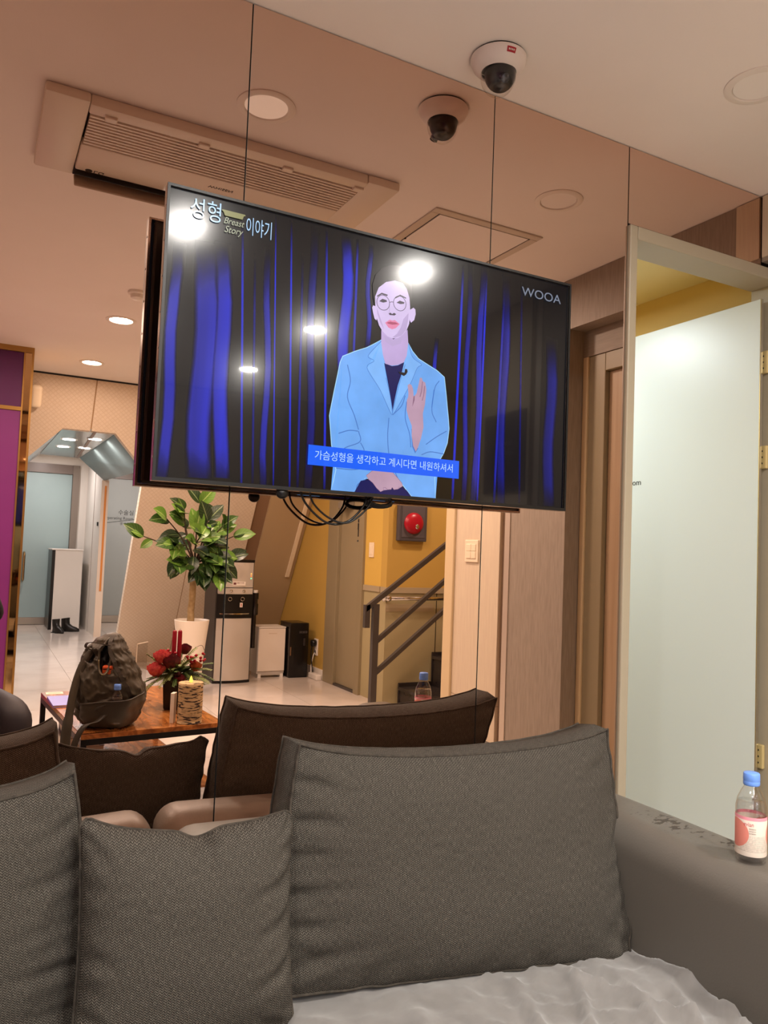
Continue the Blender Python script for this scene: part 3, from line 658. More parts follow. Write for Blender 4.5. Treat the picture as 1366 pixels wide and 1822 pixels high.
# the picture: a flat emissive image inside the screen
SCREEN_LOBES = ((.012, .03), (.017, .13), (.007, .26))      # the set's glass: sharp reflection plus matt haze
def add_gloss(m):
    N, L = nodes(m); o = [n for n in N if n.type == 'OUTPUT_MATERIAL'][0]; last = o.inputs[0].links[0].from_socket
    for f, r in SCREEN_LOBES:
        g = N.new('ShaderNodeBsdfGlossy'); g.inputs['Roughness'].default_value = r; g.inputs['Color'].default_value = (f, f, f, 1)
        a = N.new('ShaderNodeAddShader'); L.new(last, a.inputs[0]); L.new(g.outputs[0], a.inputs[1]); last = a.outputs[0]
    L.new(last, o.inputs[0]); return m
def screen_mat(name, col, s):
    if 'screen '+name in MATS: return MATS['screen '+name]
    m = emat('screen '+name, col, s)
    if name in ('jacket', 'lapel', 'face', 'neck', 'hand'):      # uneven brightness of the filmed cloth and skin
        N, L = nodes(m); e = [n for n in N if n.type == 'EMISSION'][0]; tc = N.new('ShaderNodeTexCoord'); nz = N.new('ShaderNodeTexNoise')
        nz.inputs['Scale'].default_value = 13; nz.inputs['Detail'].default_value = 3; L.new(tc.outputs['Object'], nz.inputs[0])
        L.new(mathn(N, L, 'MULTIPLY', mathn(N, L, 'ADD', mathn(N, L, 'MULTIPLY', nz.outputs[0], .5), .75), s), e.inputs[1])
    return add_gloss(m)
yb = TVY+.0045
def m_curtain():
    m = bpy.data.materials.new('screen curtain'); m.use_nodes = True; N, L = nodes(m); N.clear()
    at = N.new('ShaderNodeAttribute'); at.attribute_name = 'glow'
    e = N.new('ShaderNodeEmission'); o = N.new('ShaderNodeOutputMaterial')
    ra = N.new('ShaderNodeMix'); ra.data_type = 'RGBA'
    tc = N.new('ShaderNodeTexCoord'); mp = N.new('ShaderNodeMapping'); mp.inputs['Scale'].default_value = (26, 1, 1.1)
    nz = N.new('ShaderNodeTexNoise'); nz.inputs['Scale'].default_value = 1.6; nz.inputs['Detail'].default_value = 1
    L.new(tc.outputs['Object'], mp.inputs[0]); L.new(mp.outputs[0], nz.inputs[0])
    f = mathn(N, L, 'MULTIPLY', at.outputs['Fac'], mathn(N, L, 'ADD', mathn(N, L, 'MULTIPLY', nz.outputs[0], .9), .5))
    L.new(f, ra.inputs['Factor']); ra.inputs['A'].default_value = hexc('08080c'); ra.inputs['B'].default_value = hexc('2436ff')
    L.new(ra.outputs['Result'], e.inputs[0]); e.inputs[1].default_value = .75; L.new(e.outputs[0], o.inputs[0]); add_gloss(m)
    tr = N.new('ShaderNodeBsdfTransparent'); mx = N.new('ShaderNodeMixShader'); last = o.inputs[0].links[0].from_socket     # fades out at its soft edges
    L.new(mathn(N, L, 'MINIMUM', mathn(N, L, 'MULTIPLY', at.outputs['Fac'], 2.5), 1.0), mx.inputs[0]); L.new(tr.outputs[0], mx.inputs[1]); L.new(last, mx.inputs[2]); L.new(mx.outputs[0], o.inputs[0]); return m
b = BM(); sheet(b, [(X0+.006, yb, Z0+.008), (X1-.006, yb, Z0+.008), (X1-.006, yb, Z1-.006), (X0+.006, yb, Z1-.006)])
scr = obj('screen', b, screen_mat('black', '0b0b10', 1.0), t)
b = BM(); lay = b.verts.layers.float.new('glow')
for si, (xa, za, xb, zb, wd, inten) in enumerate(CURTAIN_STREAKS):
    wd = max(wd, .004)
    for k in range(2):                      # soft-edged strip
        rows = []
        for j in range(9):
            f = j/8; x = xa+(xb-xa)*f; z = za+(zb-za)*f
            fade = max(0, min(1, f*4))*max(0.15, min(1, (1-f)*5+.3))
            row = []
            for s, g in ((-.5, 0), (-.3, .75), (.25, 1), (.5, 0)):
                v = b.verts.new((x+s*wd+.004*math.sin(f*9+xa*40)*(wd > .012), yb-.0002-.00001*si, z)); v[lay] = g*inten*fade; row.append(v)
            rows.append(row)
        for p, q in zip(rows, rows[1:]):
            for i in range(3): b.faces.new((p[i], p[i+1], q[i+1], q[i]))
        break
obj('screen_curtain', b, m_curtain(), scr)
SC = {'jacket': screen_mat('jacket', '74b0fa', .92), 'shirt': screen_mat('navy', '0d1560', .8), 'neck': screen_mat('neck', 'cdb2e6', .85),
      'face': screen_mat('face', 'dcc6f2', .9), 'ear': screen_mat('face', 0, 0), 'hair': screen_mat('hair', '241f22', 1), 'shade': screen_mat('shade', 'cab2e2', .87),
      'dark': screen_mat('dark', '44364e', .8), 'lips': screen_mat('lips', 'f08cb4', .9), 'mouth': screen_mat('mouth', 'c45a7c', .8),
      'hand': screen_mat('hand', 'c9a4bc', .85), 'fold': screen_mat('fold', '4d7fd0', .9), 'lapel': screen_mat('lapel', '83bcff', .95),
      'sub': screen_mat('banner', '1464ff', .95), 'edge': screen_mat('edge', 'aee0ff', 1), 'txt': screen_mat('letter', 'b8dcff', 1.0), 'crease': screen_mat('crease', '9c7490', .8)}
def shape(nm, m, lift, parent, pts=None):
    b = BM(); sheet(b, [(x, yb-.0005-.00035*lift, z) for x, z in (pts or SCREEN_SHAPES[nm][1])])
    bmesh.ops.triangulate(b, faces=b.faces)
    return obj('screen_'+nm.rstrip('2'), b, SC[m], parent)
fig = shape('jacket', 'jacket', 1, scr)
fig.name = 'screen_presenter'
def stroke(pts, r, m, lift, nm='screen_fold', closed=False):
    b = BM(); P = smooth_path([(x, 0, z) for x, z in pts], 5) if len(pts) > 2 and not closed else [Vector((x, 0, z)) for x, z in pts]
    n = len(P); ll, rr = [], []
    for i, p in enumerate(P):
        tt = (P[(i+1) % n]-P[i-1]) if closed else (P[min(i+1, n-1)]-P[max(i-1, 0)])
        tt.normalize(); nn = Vector((-tt.z, 0, tt.x)); y = yb-.0005-.00035*lift
        ll.append(b.verts.new((p.x+nn.x*r, y, p.z+nn.z*r))); rr.append(b.verts.new((p.x-nn.x*r, y, p.z-nn.z*r)))
    for i in range(n if closed else n-1): b.faces.new((ll[i], ll[(i+1) % n], rr[(i+1) % n], rr[i]))
    return obj(nm, b, SC[m], scr)
stroke(SCREEN_SHAPES['jacket'][1], .0009, 'edge', 1.5, 'screen_outline', True)
shape('shirt', 'shirt', 2, scr); shape('trousers', 'shirt', 2, scr); shape('neck', 'neck', 3, scr)
shape('lapel', 'lapel', 2.2, scr); shape('lapel2', 'lapel', 2.2, scr)
stroke(SCREEN_SHAPES['lapel'][1], .0006, 'fold', 2.4, 'screen_fold'); stroke(SCREEN_SHAPES['lapel2'][1], .0006, 'fold', 2.4, 'screen_fold')
for p in SCREEN_FOLDS: stroke(p, .0011, 'fold', 1.7)
shape('hair', 'hair', 3.5, scr); shape('ear', 'face', 3.6, scr); shape('ear2', 'face', 3.6, scr); shape('face', 'face', 4, scr)
for n in ('brow', 'brow2', 'eye', 'eye2', 'nose'): shape(n, 'dark', 5, scr)
stroke([(.866, 1.832), (.8675, 1.815), (.8665, 1.806)], .0009, 'shade', 4.5, 'screen_shade')
shape('jaw', 'shade', 4.4, scr, [(.9075, 1.80), (.9215, 1.818), (.921, 1.80), (.9165, 1.775), (.904, 1.758), (.885, 1.749), (.878, 1.7487), (.893, 1.762), (.901, 1.778)])
shape('cheek', 'shade', 4.4, scr, [(.8325, 1.815), (.8345, 1.80), (.8435, 1.78), (.8545, 1.765), (.846, 1.785), (.839, 1.80)])
shape('throat', 'shade', 3.4, scr, [(.853, 1.752), (.8795, 1.742), (.908, 1.756), (.903, 1.738), (.88, 1.727), (.86, 1.735)])
shape('lips', 'lips', 5, scr); shape('mouth', 'mouth', 5.5, scr)
fx = [(.849, 1.8314), (.8953, 1.8382)]
for cx, cz in fx: stroke([(cx+.0178*math.cos(a*PI/12), cz-.001+.0185*math.sin(a*PI/12)) for a in range(24)], .0007, 'dark', 6, 'screen_glasses', True)
stroke([(.8668, 1.834), (.872, 1.837), (.8775, 1.837)], .0007, 'dark', 6, 'screen_glasses')
shape('cuff', 'fold', 4.5, scr); shape('hand', 'hand', 5, scr); shape('hand2', 'hand', 5, scr)
for n in ('thumbline', 'fingerline', 'fingerline2'): shape(n, 'crease', 5.5, scr)
stroke(SCREEN_SHAPES['hand2'][1], .0005, 'crease', 5.5, 'screen_crease', True)
shape('mic', 'hair', 5, scr)
ban = shape('sub', 'sub', 7, scr); ban.name = 'screen_banner'
yt = yb-.0036
text('screen_caption', '가슴성형을 생각하고 계시다면 내원하셔서', .0238, SC['txt'], (.8768, yt, 1.4382), (1, 0, 0), (0, 0, 1), scr, ext=0, sx=.93)
text('screen_logo', 'WOOA', .0345, screen_mat('logo', '8d95a8', .8), (1.338, yt, 1.941), (1, 0, 0), (0, 0, 1), scr, ext=0, sx=1.18)
text('screen_title', '성형', .050, SC['txt'], (.405, yt, 1.949), (1, 0, 0), (0, 0, 1), scr, ext=0, sx=.8)
text('screen_title', '이야기', .045, SC['txt'], (.526, yt, 1.937), (1, 0, 0), (0, 0, 1), scr, ext=0, sx=.52)
text('screen_title', 'Breast', .021, screen_mat('script', 'c3c7ac', .8), (.466, yt, 1.940), (1, 0, 0), (0, 0, 1), scr, ext=0, shear=.35, sx=.85)
text('screen_title', 'Story', .022, screen_mat('script', 0, 0), (.466, yt, 1.921), (1, 0, 0), (0, 0, 1), scr, ext=0, shear=.35, sx=.85)
b = BM(); sheet(b, [(x, yt, z) for x, z in ((.438, 1.9625), (.441, 1.9638), (.4915, 1.9635), (.493, 1.961), (.489, 1.959), (.486, 1.951), (.446, 1.951), (.443, 1.958))])
obj('screen_ribbon', b, screen_mat('ribbon', 'a3a06c', .8), scr)
text('screen_caption', 'WOOA', .0085, screen_mat('script2', '6e6c4c', .8), (.4665, yt-.0003, 1.9562), (1, 0, 0), (0, 0, 1), scr, ext=0) if False else None
# cables
cb = BM(); tube(cb, smooth_path([(.665, TVY+.05, Z0+.02), (.69, TVY+.05, 1.325), (.745, TVY+.052, 1.285), (.80, TVY+.055, 1.290), (.84, TVY+.05, 1.33), (.85, TVY+.05, Z0+.02)], 8), .0028, 8)
tag(obj('power_cable', cb, M_BLKP, smooth=True), 'black cable looping lowest under the television', 'cable', 'cables under the television')
cb = BM(); tube(cb, smooth_path([(.69, TVY+.046, Z0+.02), (.705, TVY+.046, 1.33), (.75, TVY+.048, 1.296), (.80, TVY+.05, 1.288), (.845, TVY+.044, 1.322), (.87, TVY+.046, Z0+.015)], 8), .0025, 8)
tag(obj('signal_cable', cb, M_BLKP, smooth=True), 'second black cable hanging just above the lowest loop', 'cable', 'cables under the television')
cb = BM()
for k in range(4):
    tube(cb, [(.885+.03*math.cos(a*PI/8)*(1+.1*k), TVY+.045+.004*k, 1.347-.002*k+.011*math.sin(a*PI/8)) for a in range(16)], .0028, 6, closed=True)
tag(obj('cable_coil', cb, M_BLKP, smooth=True), 'coiled bundle of black cable under the middle of the television', 'cable', 'cables under the television')

# ------------------------------------------------------------ right wall fittings, stairwell
def wall_plate(name, label, X, yc, zc_, w_, h_, n):
    t = thing(name, label, 'light switch', (X, yc, zc_))
    obj('plate', boxm(X-.009, X, yc-w_/2, yc+w_/2, zc_-h_/2, zc_+h_/2, bev=.003), M_CREAM, t)
    for i in range(n):
        for j in range(2 if n > 1 else 1):
            y0 = yc-w_*.36+i*w_*.74/n; hh = h_*.66/(2 if n > 1 else 1)
            obj('rocker', boxm(X-.013, X-.008, y0, y0+w_*.70/n, zc_-h_*.33+j*hh, zc_-h_*.33+(j+.96)*hh, bev=.002), M_CREAM, t)
    return t
wall_plate('light_switch', 'cream four-rocker light switch on the pale wooden wall panel', 2.41, ry(3.508), 1.243, .125, .122, 2)
wall_plate('light_switch', 'narrow cream light switch on the mustard wall by the washroom door', 2.95, ry(5.775), 1.233, .085, .125, 1)
t = thing('wall_sign', 'dark purple rounded sign on the right wall panel, reflected in the screen', 'sign', (2.41, .08, 1.76))
b = boxm(2.398, 2.41, -.10, .25, 1.55, 1.97, bev=.004); obj('board', b, mat('sign purple', '2a1c38', .35), t)
b = BM(); box(b, 2.3965, 2.398, .02, .15, 1.795, 1.815); box(b, 2.3965, 2.398, .06, .15, 1.745, 1.765); obj('mark', b, mat('sign mark', '6a6078', .5), t)
ysf = ry(5.03)
stn = thing('staircase', 'black marble steps rising to the right behind the stair railing', 'stairs', (3.09, ysf, 0))
M_MARB = mat('black marble', '2a2524', .18, var='3a3432', vscale=5)
for i in range(5):
    x0, x1, zt = 3.09+.31*i, 3.09+.31*(i+1), .165+.24*i
    obj('skirting', boxm(x0, x1, ys+.002, ys+.016, 0, zt, bev=.002, seg=1), M_MARB, stn)
    obj('step', boxm(x0+.01, x1, ys+.017, ysf, 0, zt-.055), M_MARB, stn)
    obj('tread', boxm(x0-.006, x1, ys+.017, ysf+.008, zt-.055, zt-.03, bev=.003), M_MARB, stn)
yr = ry(4.98)
rl = thing('stair_railing', 'grey steel stair railing with three sloping bars', 'railing', (2.59, yr, 0))
obj('post', boxm(2.567, 2.613, yr-.02, yr+.02, 0, .84), M_DKMETAL, rl)
def bar(z_at, sl, x0, x1, h, nm):
    pts = [(x0, z_at+(x0-2.59)*sl), (x1, z_at+(x1-2.59)*sl), (x1, z_at+(x1-2.59)*sl-h), (x0, z_at+(x0-2.59)*sl-h)]
    return obj(nm, prism(BM(), [(x, yr-.018, z) for x, z in pts], (0, .036, 0)), M_DKMETAL, rl)
bar(.885, .733, 2.51, 4.2, .042, 'handrail'); bar(.578, .785, 2.60, 4.2, .038, 'rail_bar'); bar(.350, .79, 2.60, 4.2, .038, 'rail_bar')
obj('rail_end', boxm(2.50, 2.54, yr-.018, yr+.018, .67, .835), M_DKMETAL, rl)
obj('post', boxm(3.78, 3.82, yr-.02, yr+.02, .70, 1.73), M_DKMETAL, rl)
gb = thing('grab_bar', 'horizontal chrome grab bar on the tan wall behind the railing', 'grab bar', (3.2, ys, .85))
b = BM(); tube(b, [(2.93, ys+.055, .85), (3.62, ys+.055, .85)], .017, 12); obj('bar', b, M_CHROME, gb, smooth=True)
for x in (2.945, 3.55):
    b = BM(); lathe(b, [(.034, 0), (.034, .01), (.018, .02), (.015, .055)], x, ys-.002, .85, n=20, axis='Y'); ball(b, (x, ys+.058, .85), .026, 14, 8)
    obj('bracket', b, M_CHROME, gb, smooth=True)
fb = thing('alarm_bell', 'red round alarm bell in a dark grey box on the yellow wall', 'alarm bell', (3.15, ys, 1.32))
b = BM(); box(b, 3.02, 3.285, ys, ys+.05, 1.315, 1.625, bev=.008); obj('case', b, mat('slate case', '4a464a', .45), fb)
obj('face_plate', boxm(3.045, 3.26, ys+.05, ys+.054, 1.345, 1.60, bev=.002), mat('slate plate', '565156', .5), fb)
b = lathe(BM(), [(.088, 0), (.086, .016), (.07, .032), (.04, .04), (.001, .042)], 3.152, ys+.054, 1.462, n=36, axis='Y', cap=False); obj('bell', b, mat('bell red', 'a51226', .3), fb, smooth=True)
b = BM(); ball(b, (3.165, ys+.094, 1.435), .018, 12, 8, (1, .6, 1.2)); obj('striker', b, M_CHROME, fb, smooth=True)
ot = thing('wall_outlet', 'white wall outlet on the ochre wall beside the black bin', 'outlet', (2.95, ry(6.868), .285))
obj('plate', boxm(2.94, 2.95, ry(6.91), ry(6.826), .205, .362, bev=.003), M_WHITE, ot)
obj('socket', lathe(BM(), [(.021, 0), (.021, .003), (.018, .003), (.018, .0)], 2.937, ry(6.868), .24, n=20, axis='X'), M_WHITE, ot)
pg = thing('power_plug', 'black plug with a hanging cord in the wall outlet', 'plug', (2.94, ry(6.868), .32))
b = BM(); lathe(b, [(.03, -.045), (.034, -.02), (.03, .0)], 2.938, ry(6.868), .322, n=18, axis='X'); obj('plug_body', b, M_BLKP, pg, smooth=True)
b = BM(); tube(b, smooth_path([(2.905, ry(6.868), .31), (2.893, ry(6.86), .24), (2.897, ry(6.85), .14), (2.90, ry(6.82), .055)], 6), .006, 8); obj('cord', b, M_BLKP, pg, smooth=True)
ps = thing('power_strip', 'white power strip on the floor by the skirting', 'power strip', (2.90, ry(6.74), 0))
b = BM(); box(b, 2.87, 2.925, ry(6.86), ry(6.66), .0, .05, bev=.008); obj('case', b, M_WHITE, ps)
b = BM(); tube(b, smooth_path([(2.89, ry(6.84), .045), (2.90, ry(6.86), .12), (2.925, ry(6.88), .2), (2.945, ry(6.885), .24)], 5), .005, 8); obj('cord', b, M_WHITE, ps, smooth=True)

# ------------------------------------------------------------ sofa
M_LEATH = mat('grey leather', '898178', .42, bump=.12, bscale=220, var='827a70', vscale=6)
def m_arm():
    m = mat('worn leather', '66615a', .42, bump=.10, bscale=220)
    N, L = nodes(m); b = N['Principled BSDF']; tc = N['Texture Coordinate'] if 'Texture Coordinate' in N else N.new('ShaderNodeTexCoord')
    sp = N.new('ShaderNodeSeparateXYZ'); L.new(tc.outputs['Object'], sp.inputs[0])
    nz = N.new('ShaderNodeTexNoise'); nz.inputs['Scale'].default_value = 46; nz.inputs['Detail'].default_value = 3
    mp = N.new('ShaderNodeMapping'); mp.inputs['Scale'].default_value = (1.0, 1.6, 1); L.new(tc.outputs['Object'], mp.inputs[0]); L.new(mp.outputs[0], nz.inputs[0])
    # flakes only on one worn patch of the top
    def win(axis, c, h):
        return mathn(N, L, 'MULTIPLY', mathn(N, L, 'SUBTRACT', 1.0, mathn(N, L, 'MULTIPLY', mathn(N, L, 'ABSOLUTE', mathn(N, L, 'SUBTRACT', sp.outputs[axis], c)), 1/h)), 1.0)
    # (centre of the patch in the armrest's own coordinates)
    near = mathn(N, L, 'MAXIMUM', mathn(N, L, 'MINIMUM', win(0, ARM_PATCH[0], .05), win(1, ARM_PATCH[1], .13)),
                 mathn(N, L, 'MINIMUM', win(0, ARM_PATCH[0]+.03, .035), win(1, ARM_PATCH[1]-.17, .05)))
    f = N.new('ShaderNodeMapRange'); f.inputs[1].default_value = .675; f.inputs[2].default_value = .71
    L.new(mathn(N, L, 'ADD', nz.outputs[0], mathn(N, L, 'MULTIPLY', mathn(N, L, 'MAXIMUM', near, -.5), .26)), f.inputs[0])
    mx = N.new('ShaderNodeMix'); mx.data_type = 'RGBA'; L.new(f.outputs[0], mx.inputs['Factor'])
    mx.inputs['A'].default_value = hexc('66615a'); mx.inputs['B'].default_value = hexc('3a2f27')
    L.new(mx.outputs['Result'], b.inputs['Base Color'])
    return m
SOFA = thing('sofa', 'grey leather sofa against the mirror with a worn right armrest', 'sofa', (.2, 1.3, 0))
o_ = ORG[SOFA.name]
ARM_PATCH = (1.50-o_.x, 1.33-o_.y)
def soft_box(x0, x1, y0, y1, z0, z1, r, seg=6, wob=.004, sag=None):
    b = boxm(x0, x1, y0, y1, z0, z1, bev=r, seg=seg)
    bmesh.ops.subdivide_edges(b, edges=[e for e in b.edges if e.calc_length() > .12], cuts=5, use_grid_fill=True)
    for v in b.verts:
        n = noise.noise_vector(v.co*3.1)
        v.co += n*wob
        if sag: v.co.z += sag(v.co)
    return b
SEAT = .325
obj('seat_base', soft_box(-1.10, 1.42, .72, 1.70, .06, .22, .03), M_LEATH, SOFA, smooth=True)
obj('seat_cushion', soft_box(-1.06, .42, .66, 1.60, .20, SEAT-.012, .05), M_LEATH, SOFA, smooth=True)
obj('seat_cushion', soft_box(.43, 1.40, .66, 1.60, .20, SEAT-.012, .05), M_LEATH, SOFA, smooth=True)
bs = lambda c: -.006*math.cos(c.x*7) if c.z > .5 else 0
obj('backrest', soft_box(-1.10, .395, 1.612, MIR-.006, .10, .597, .055, sag=bs), M_LEATH, SOFA, smooth=True)
obj('backrest', soft_box(.405, 1.60, 1.612, MIR-.006, .10, .602, .055, sag=bs), M_LEATH, SOFA, smooth=True)
obj('armrest', soft_box(1.385, 1.605, .62, 1.755, .06, .600, .072, seg=8), m_arm(), SOFA, smooth=True)
obj('armrest', soft_box(-1.32, -1.10, .62, 1.755, .06, .600, .072, seg=8), M_LEATH, SOFA, smooth=True)
for x in (-1.22, 1.5):
    for y in (.72, 1.66): obj('leg', lathe(BM(), [(.022, 0), (.028, .07)], x, y, 0, n=16), M_BLKP, SOFA)

def m_herring(name, c1, c2, c3, pitch=.0042, col=.0038):
    m = mat(name, c1, .92, spec=.15, sheen=0)
    N, L = nodes(m); b = N['Principled BSDF']; uv = N.new('ShaderNodeUVMap'); uv.uv_map = 'UVMap'
    sp = N.new('ShaderNodeSeparateXYZ'); L.new(uv.outputs[0], sp.inputs[0])
    wob = N.new('ShaderNodeTexNoise'); wob.inputs['Scale'].default_value = 60; L.new(uv.outputs[0], wob.inputs[0])
    zz = mathn(N, L, 'PINGPONG', sp.outputs[0], col)
    v = mathn(N, L, 'ADD', mathn(N, L, 'ADD', sp.outputs[1], zz), mathn(N, L, 'MULTIPLY', wob.outputs[0], .003))
    fr = mathn(N, L, 'PINGPONG', v, pitch/2)
    r = N.new('ShaderNodeMapRange'); r.inputs[1].default_value = pitch*.12; r.inputs[2].default_value = pitch*.38; L.new(fr, r.inputs[0])
    # uneven yarns: long flecks along both thread directions
    def fleck(sx, sy):
        mp = N.new('ShaderNodeMapping'); mp.inputs['Scale'].default_value = (sx, sy, 1); nz = N.new('ShaderNodeTexNoise')
        nz.inputs['Scale'].default_value = 1; nz.inputs['Detail'].default_value = 2
        L.new(uv.outputs[0], mp.inputs[0]); L.new(mp.outputs[0], nz.inputs[0])
        q = N.new('ShaderNodeMapRange'); q.inputs[1].default_value = .38; q.inputs[2].default_value = .66; L.new(nz.outputs[0], q.inputs[0]); return q.outputs[0]
    f1 = fleck(520, 75); f2 = fleck(75, 520)
    mx = N.new('ShaderNodeMix'); mx.data_type = 'RGBA'; mx.inputs['A'].default_value = hexc(c2); mx.inputs['B'].default_value = hexc(c1)
    L.new(mathn(N, L, 'MULTIPLY', r.outputs[0], mathn(N, L, 'ADD', mathn(N, L, 'MULTIPLY', f1, .6), .4)), mx.inputs['Factor'])
    m2 = N.new('ShaderNodeMix'); m2.data_type = 'RGBA'; L.new(mathn(N, L, 'MULTIPLY', f2, .55), m2.inputs['Factor'])
    L.new(mx.outputs['Result'], m2.inputs['A']); m2.inputs['B'].default_value = hexc(c3)
    L.new(m2.outputs['Result'], b.inputs['Base Color'])
    bp = N.new('ShaderNodeBump'); bp.inputs['Strength'].default_value = .5; bp.inputs['Distance'].default_value = .0015
    L.new(mathn(N, L, 'ADD', r.outputs[0], f1), bp.inputs['Height']); L.new(bp.outputs[0], b.inputs['Normal'])
    return m
M_TWEED = m_herring('tweed', '757067', '2b2723', '4c4741')
M_PIPE = mat('piping', '474038', .9, var='353029', vscale=90)

def foldsum(u, v, L):
    s = 0
    for u0, v0, u1, v1, wd, h in L:
        d = Vector((u1-u0, v1-v0)); l = d.length; d /= l; p = Vector((u-u0, v-v0)); a = p.dot(d); q = p.x*d.y-p.y*d.x+.03*math.sin(a*9)
        if -.05 < a < l:
            e = min(1, (a+.05)*9)*(1-a/l)
            s += h*e*(math.exp(-(q/wd)**2)*1.0-.55*math.exp(-((q-1.7*wd)/(wd*1.1))**2)-.55*math.exp(-((q+1.7*wd)/(wd*1.1))**2))
    return s
def cushion(name, label, org, wid, hgt, thick, bulge, lean=0, turn=0, roll=0, boxed=True, top=None, edge=None, seed=1, crease=.011, group='tweed cushions on the sofa', twist=0, folds=()):
    """A stuffed cushion standing on its lower edge; local x across, z up, -y towards the room."""
    t = thing(name, label, 'cushion', org, 0, group)
    t.rotation_euler = (lean, roll, turn)
    nu, nv = 72, 60
    rnd = random.Random(seed); so = Vector((rnd.random()*50, rnd.random()*50, 0))
    def outline(u, v):
        # u,v in -1..1; edges drawn in between the corners, corners rounded off a little
        x, z = u*wid/2, (v+1)/2*hgt
        x *= 1 - .030*(1-v*v)*abs(u)**3*(0 if boxed else 1.6) + (.028*(1-v*v)*abs(u)**3 if boxed else 0)
        z += (-.020 if not boxed else -.006)*(1-u*u)*max(v, 0)**3*1.0
        if top and v > -.2: z += top(u)*((v+.2)/1.2)**2
        if edge: x += edge(u, v)
        rc = .90
        if abs(u) > rc and abs(v) > rc and not boxed:
            k = (abs(u)-rc)*(abs(v)-rc)/(1-rc)**2
            x -= math.copysign(.012*k, u); z -= math.copysign(.012*k, v)
        return x, z
    def puff(u, v):
        a = max(0, 1-abs(u)**3.2); c = max(0, 1-abs(v)**3.0)
        return (a*c)**(.55 if not boxed else .8)
    b = BM(); uvl = b.loops.layers.uv.new('UVMap'); grids = []
    for side in (-1, 1):
        g = []
        for j in range(nv+1):
            row = []
            for i in range(nu+1):
                u = -1+2*i/nu; v = -1+2*j/nv
                u = math.copysign(1-(1-abs(u))**1.25, u); v = math.copysign(1-(1-abs(v))**1.25, v)
                x, z = outline(u, v)
                d = thick/2*(1 if boxed else 0) + bulge*puff(u, v)*(1 if side < 0 else .35)
                # creases: stronger near the edges, running inwards from them
                p = Vector((x*5, side*3, z*5))+so
                n1 = noise.noise(p)*.5+noise.noise(p*2.3)*.25
                eu = abs(u)**6; ev = abs(v)**6
                ray = math.sin(z*95+7*noise.noise(Vector((z*6, x*9, seed))))*eu*.5*max(0, 1-abs(abs(u)-.86)*5) + math.sin(x*80+5*noise.noise(Vector((x*6, z*8, seed+3))))*ev*.3*max(0, 1-abs(abs(v)-.88)*5)
                dd = crease*(n1*min(1, puff(u, v)*2)+ray)
                fo = foldsum(u, v, folds) if side < 0 else 0
                row.append(b.verts.new((x, side*(d+dd-fo)-twist*(.5+.5*u)*((1-v)/2)**1.2, z)))
            g.append(row)
        grids.append(g)
        for j in range(nv):
            for i in range(nu):
                q = (g[j][i], g[j][i+1], g[j+1][i+1], g[j+1][i])
                f = b.faces.new(q if side < 0 else q[::-1])
                for l in f.loops: l[uvl].uv = (l.vert.co.x, l.vert.co.z)
    def border(g): return [g[0][i] for i in range(nu)] + [g[j][nu] for j in range(nv)] + [g[nv][i] for i in range(nu, 0, -1)] + [g[j][0] for j in range(nv, 0, -1)]
    fa, ba = border(grids[0]), border(grids[1]); n = len(fa); fpos = [v.co.copy() for v in fa]; bpos = [v.co.copy() for v in ba]
    if boxed:
        mids = []
        ctr = Vector((0, 0, hgt/2))
        for p, q, k in zip(fpos, bpos, range(n)):
            m_ = (p+q)/2; o = (m_-ctr); o.y = 0
            wr_ = .012*noise.noise(Vector((m_.x*16, seed*2.1, m_.z*16)))
            mids.append(b.verts.new(m_ + o.normalized()*(.010+wr_*.8)))
        per = 0
        for k in range(n):
            k2 = (k+1) % n; seg = (fpos[k2]-fpos[k]).length
            for (a0, a1, c0, c1, va, vb) in ((fa[k], fa[k2], mids[k], mids[k2], 0, thick/2), (mids[k], mids[k2], ba[k], ba[k2], thick/2, thick)):
                f = b.faces.new((a1, a0, c0, c1))
                for l, w_ in zip(f.loops, ((va, per+seg), (va, per), (vb, per), (vb, per+seg))): l[uvl].uv = w_
            per += seg
    else:
        bmesh.ops.remove_doubles(b, verts=fa+ba, dist=.004)
    cov = obj('cover', b, M_TWEED, t, smooth=True, local=True)
    for P, sgn in ((fpos, -1), (bpos, 1)):
        if not boxed and sgn > 0: continue
        pp = BM(); tube(pp, [Vector((p.x*1.002, p.y+sgn*(.001 if boxed else 0), p.z)) for p in P], .0032, 6, closed=True)
        obj('piping', pp, M_PIPE, cov, smooth=True, local=True)
    return t
cushion('back_cushion', 'large grey tweed box cushion at the right end of the sofa', (1.012, 1.497, SEAT-.006), .825, .470, .105, .060, lean=math.radians(-5), turn=math.radians(-1.5), roll=math.radians(2.0),
        top=lambda u: -.022*(1-abs(u+.05)**2)+.014*abs(u)**6, edge=lambda u, v: (-.050*abs(u)**3*(1-v)/2 if u > 0 else -.030*abs(u)**3*(1-v)/2), seed=3, twist=.125,
        folds=[(-1, .72, -.70, .60, .045, .008), (-1, .40, -.66, .34, .05, .008), (-1, .12, -.72, .10, .04, .007), (-1, -.2, -.62, -.16, .05, .009), (-1, -.5, -.70, -.42, .045, .008), (-1, -.85, -.55, -.55, .06, .010), (-.6, -1, -.45, -.7, .05, .006),
               (1, -.9, .6, -.55, .06, .008), (1, .85, .7, .6, .06, .006), (-.2, 1, -.25, .7, .06, .005), (.35, -1, .3, -.7, .06, .006)])
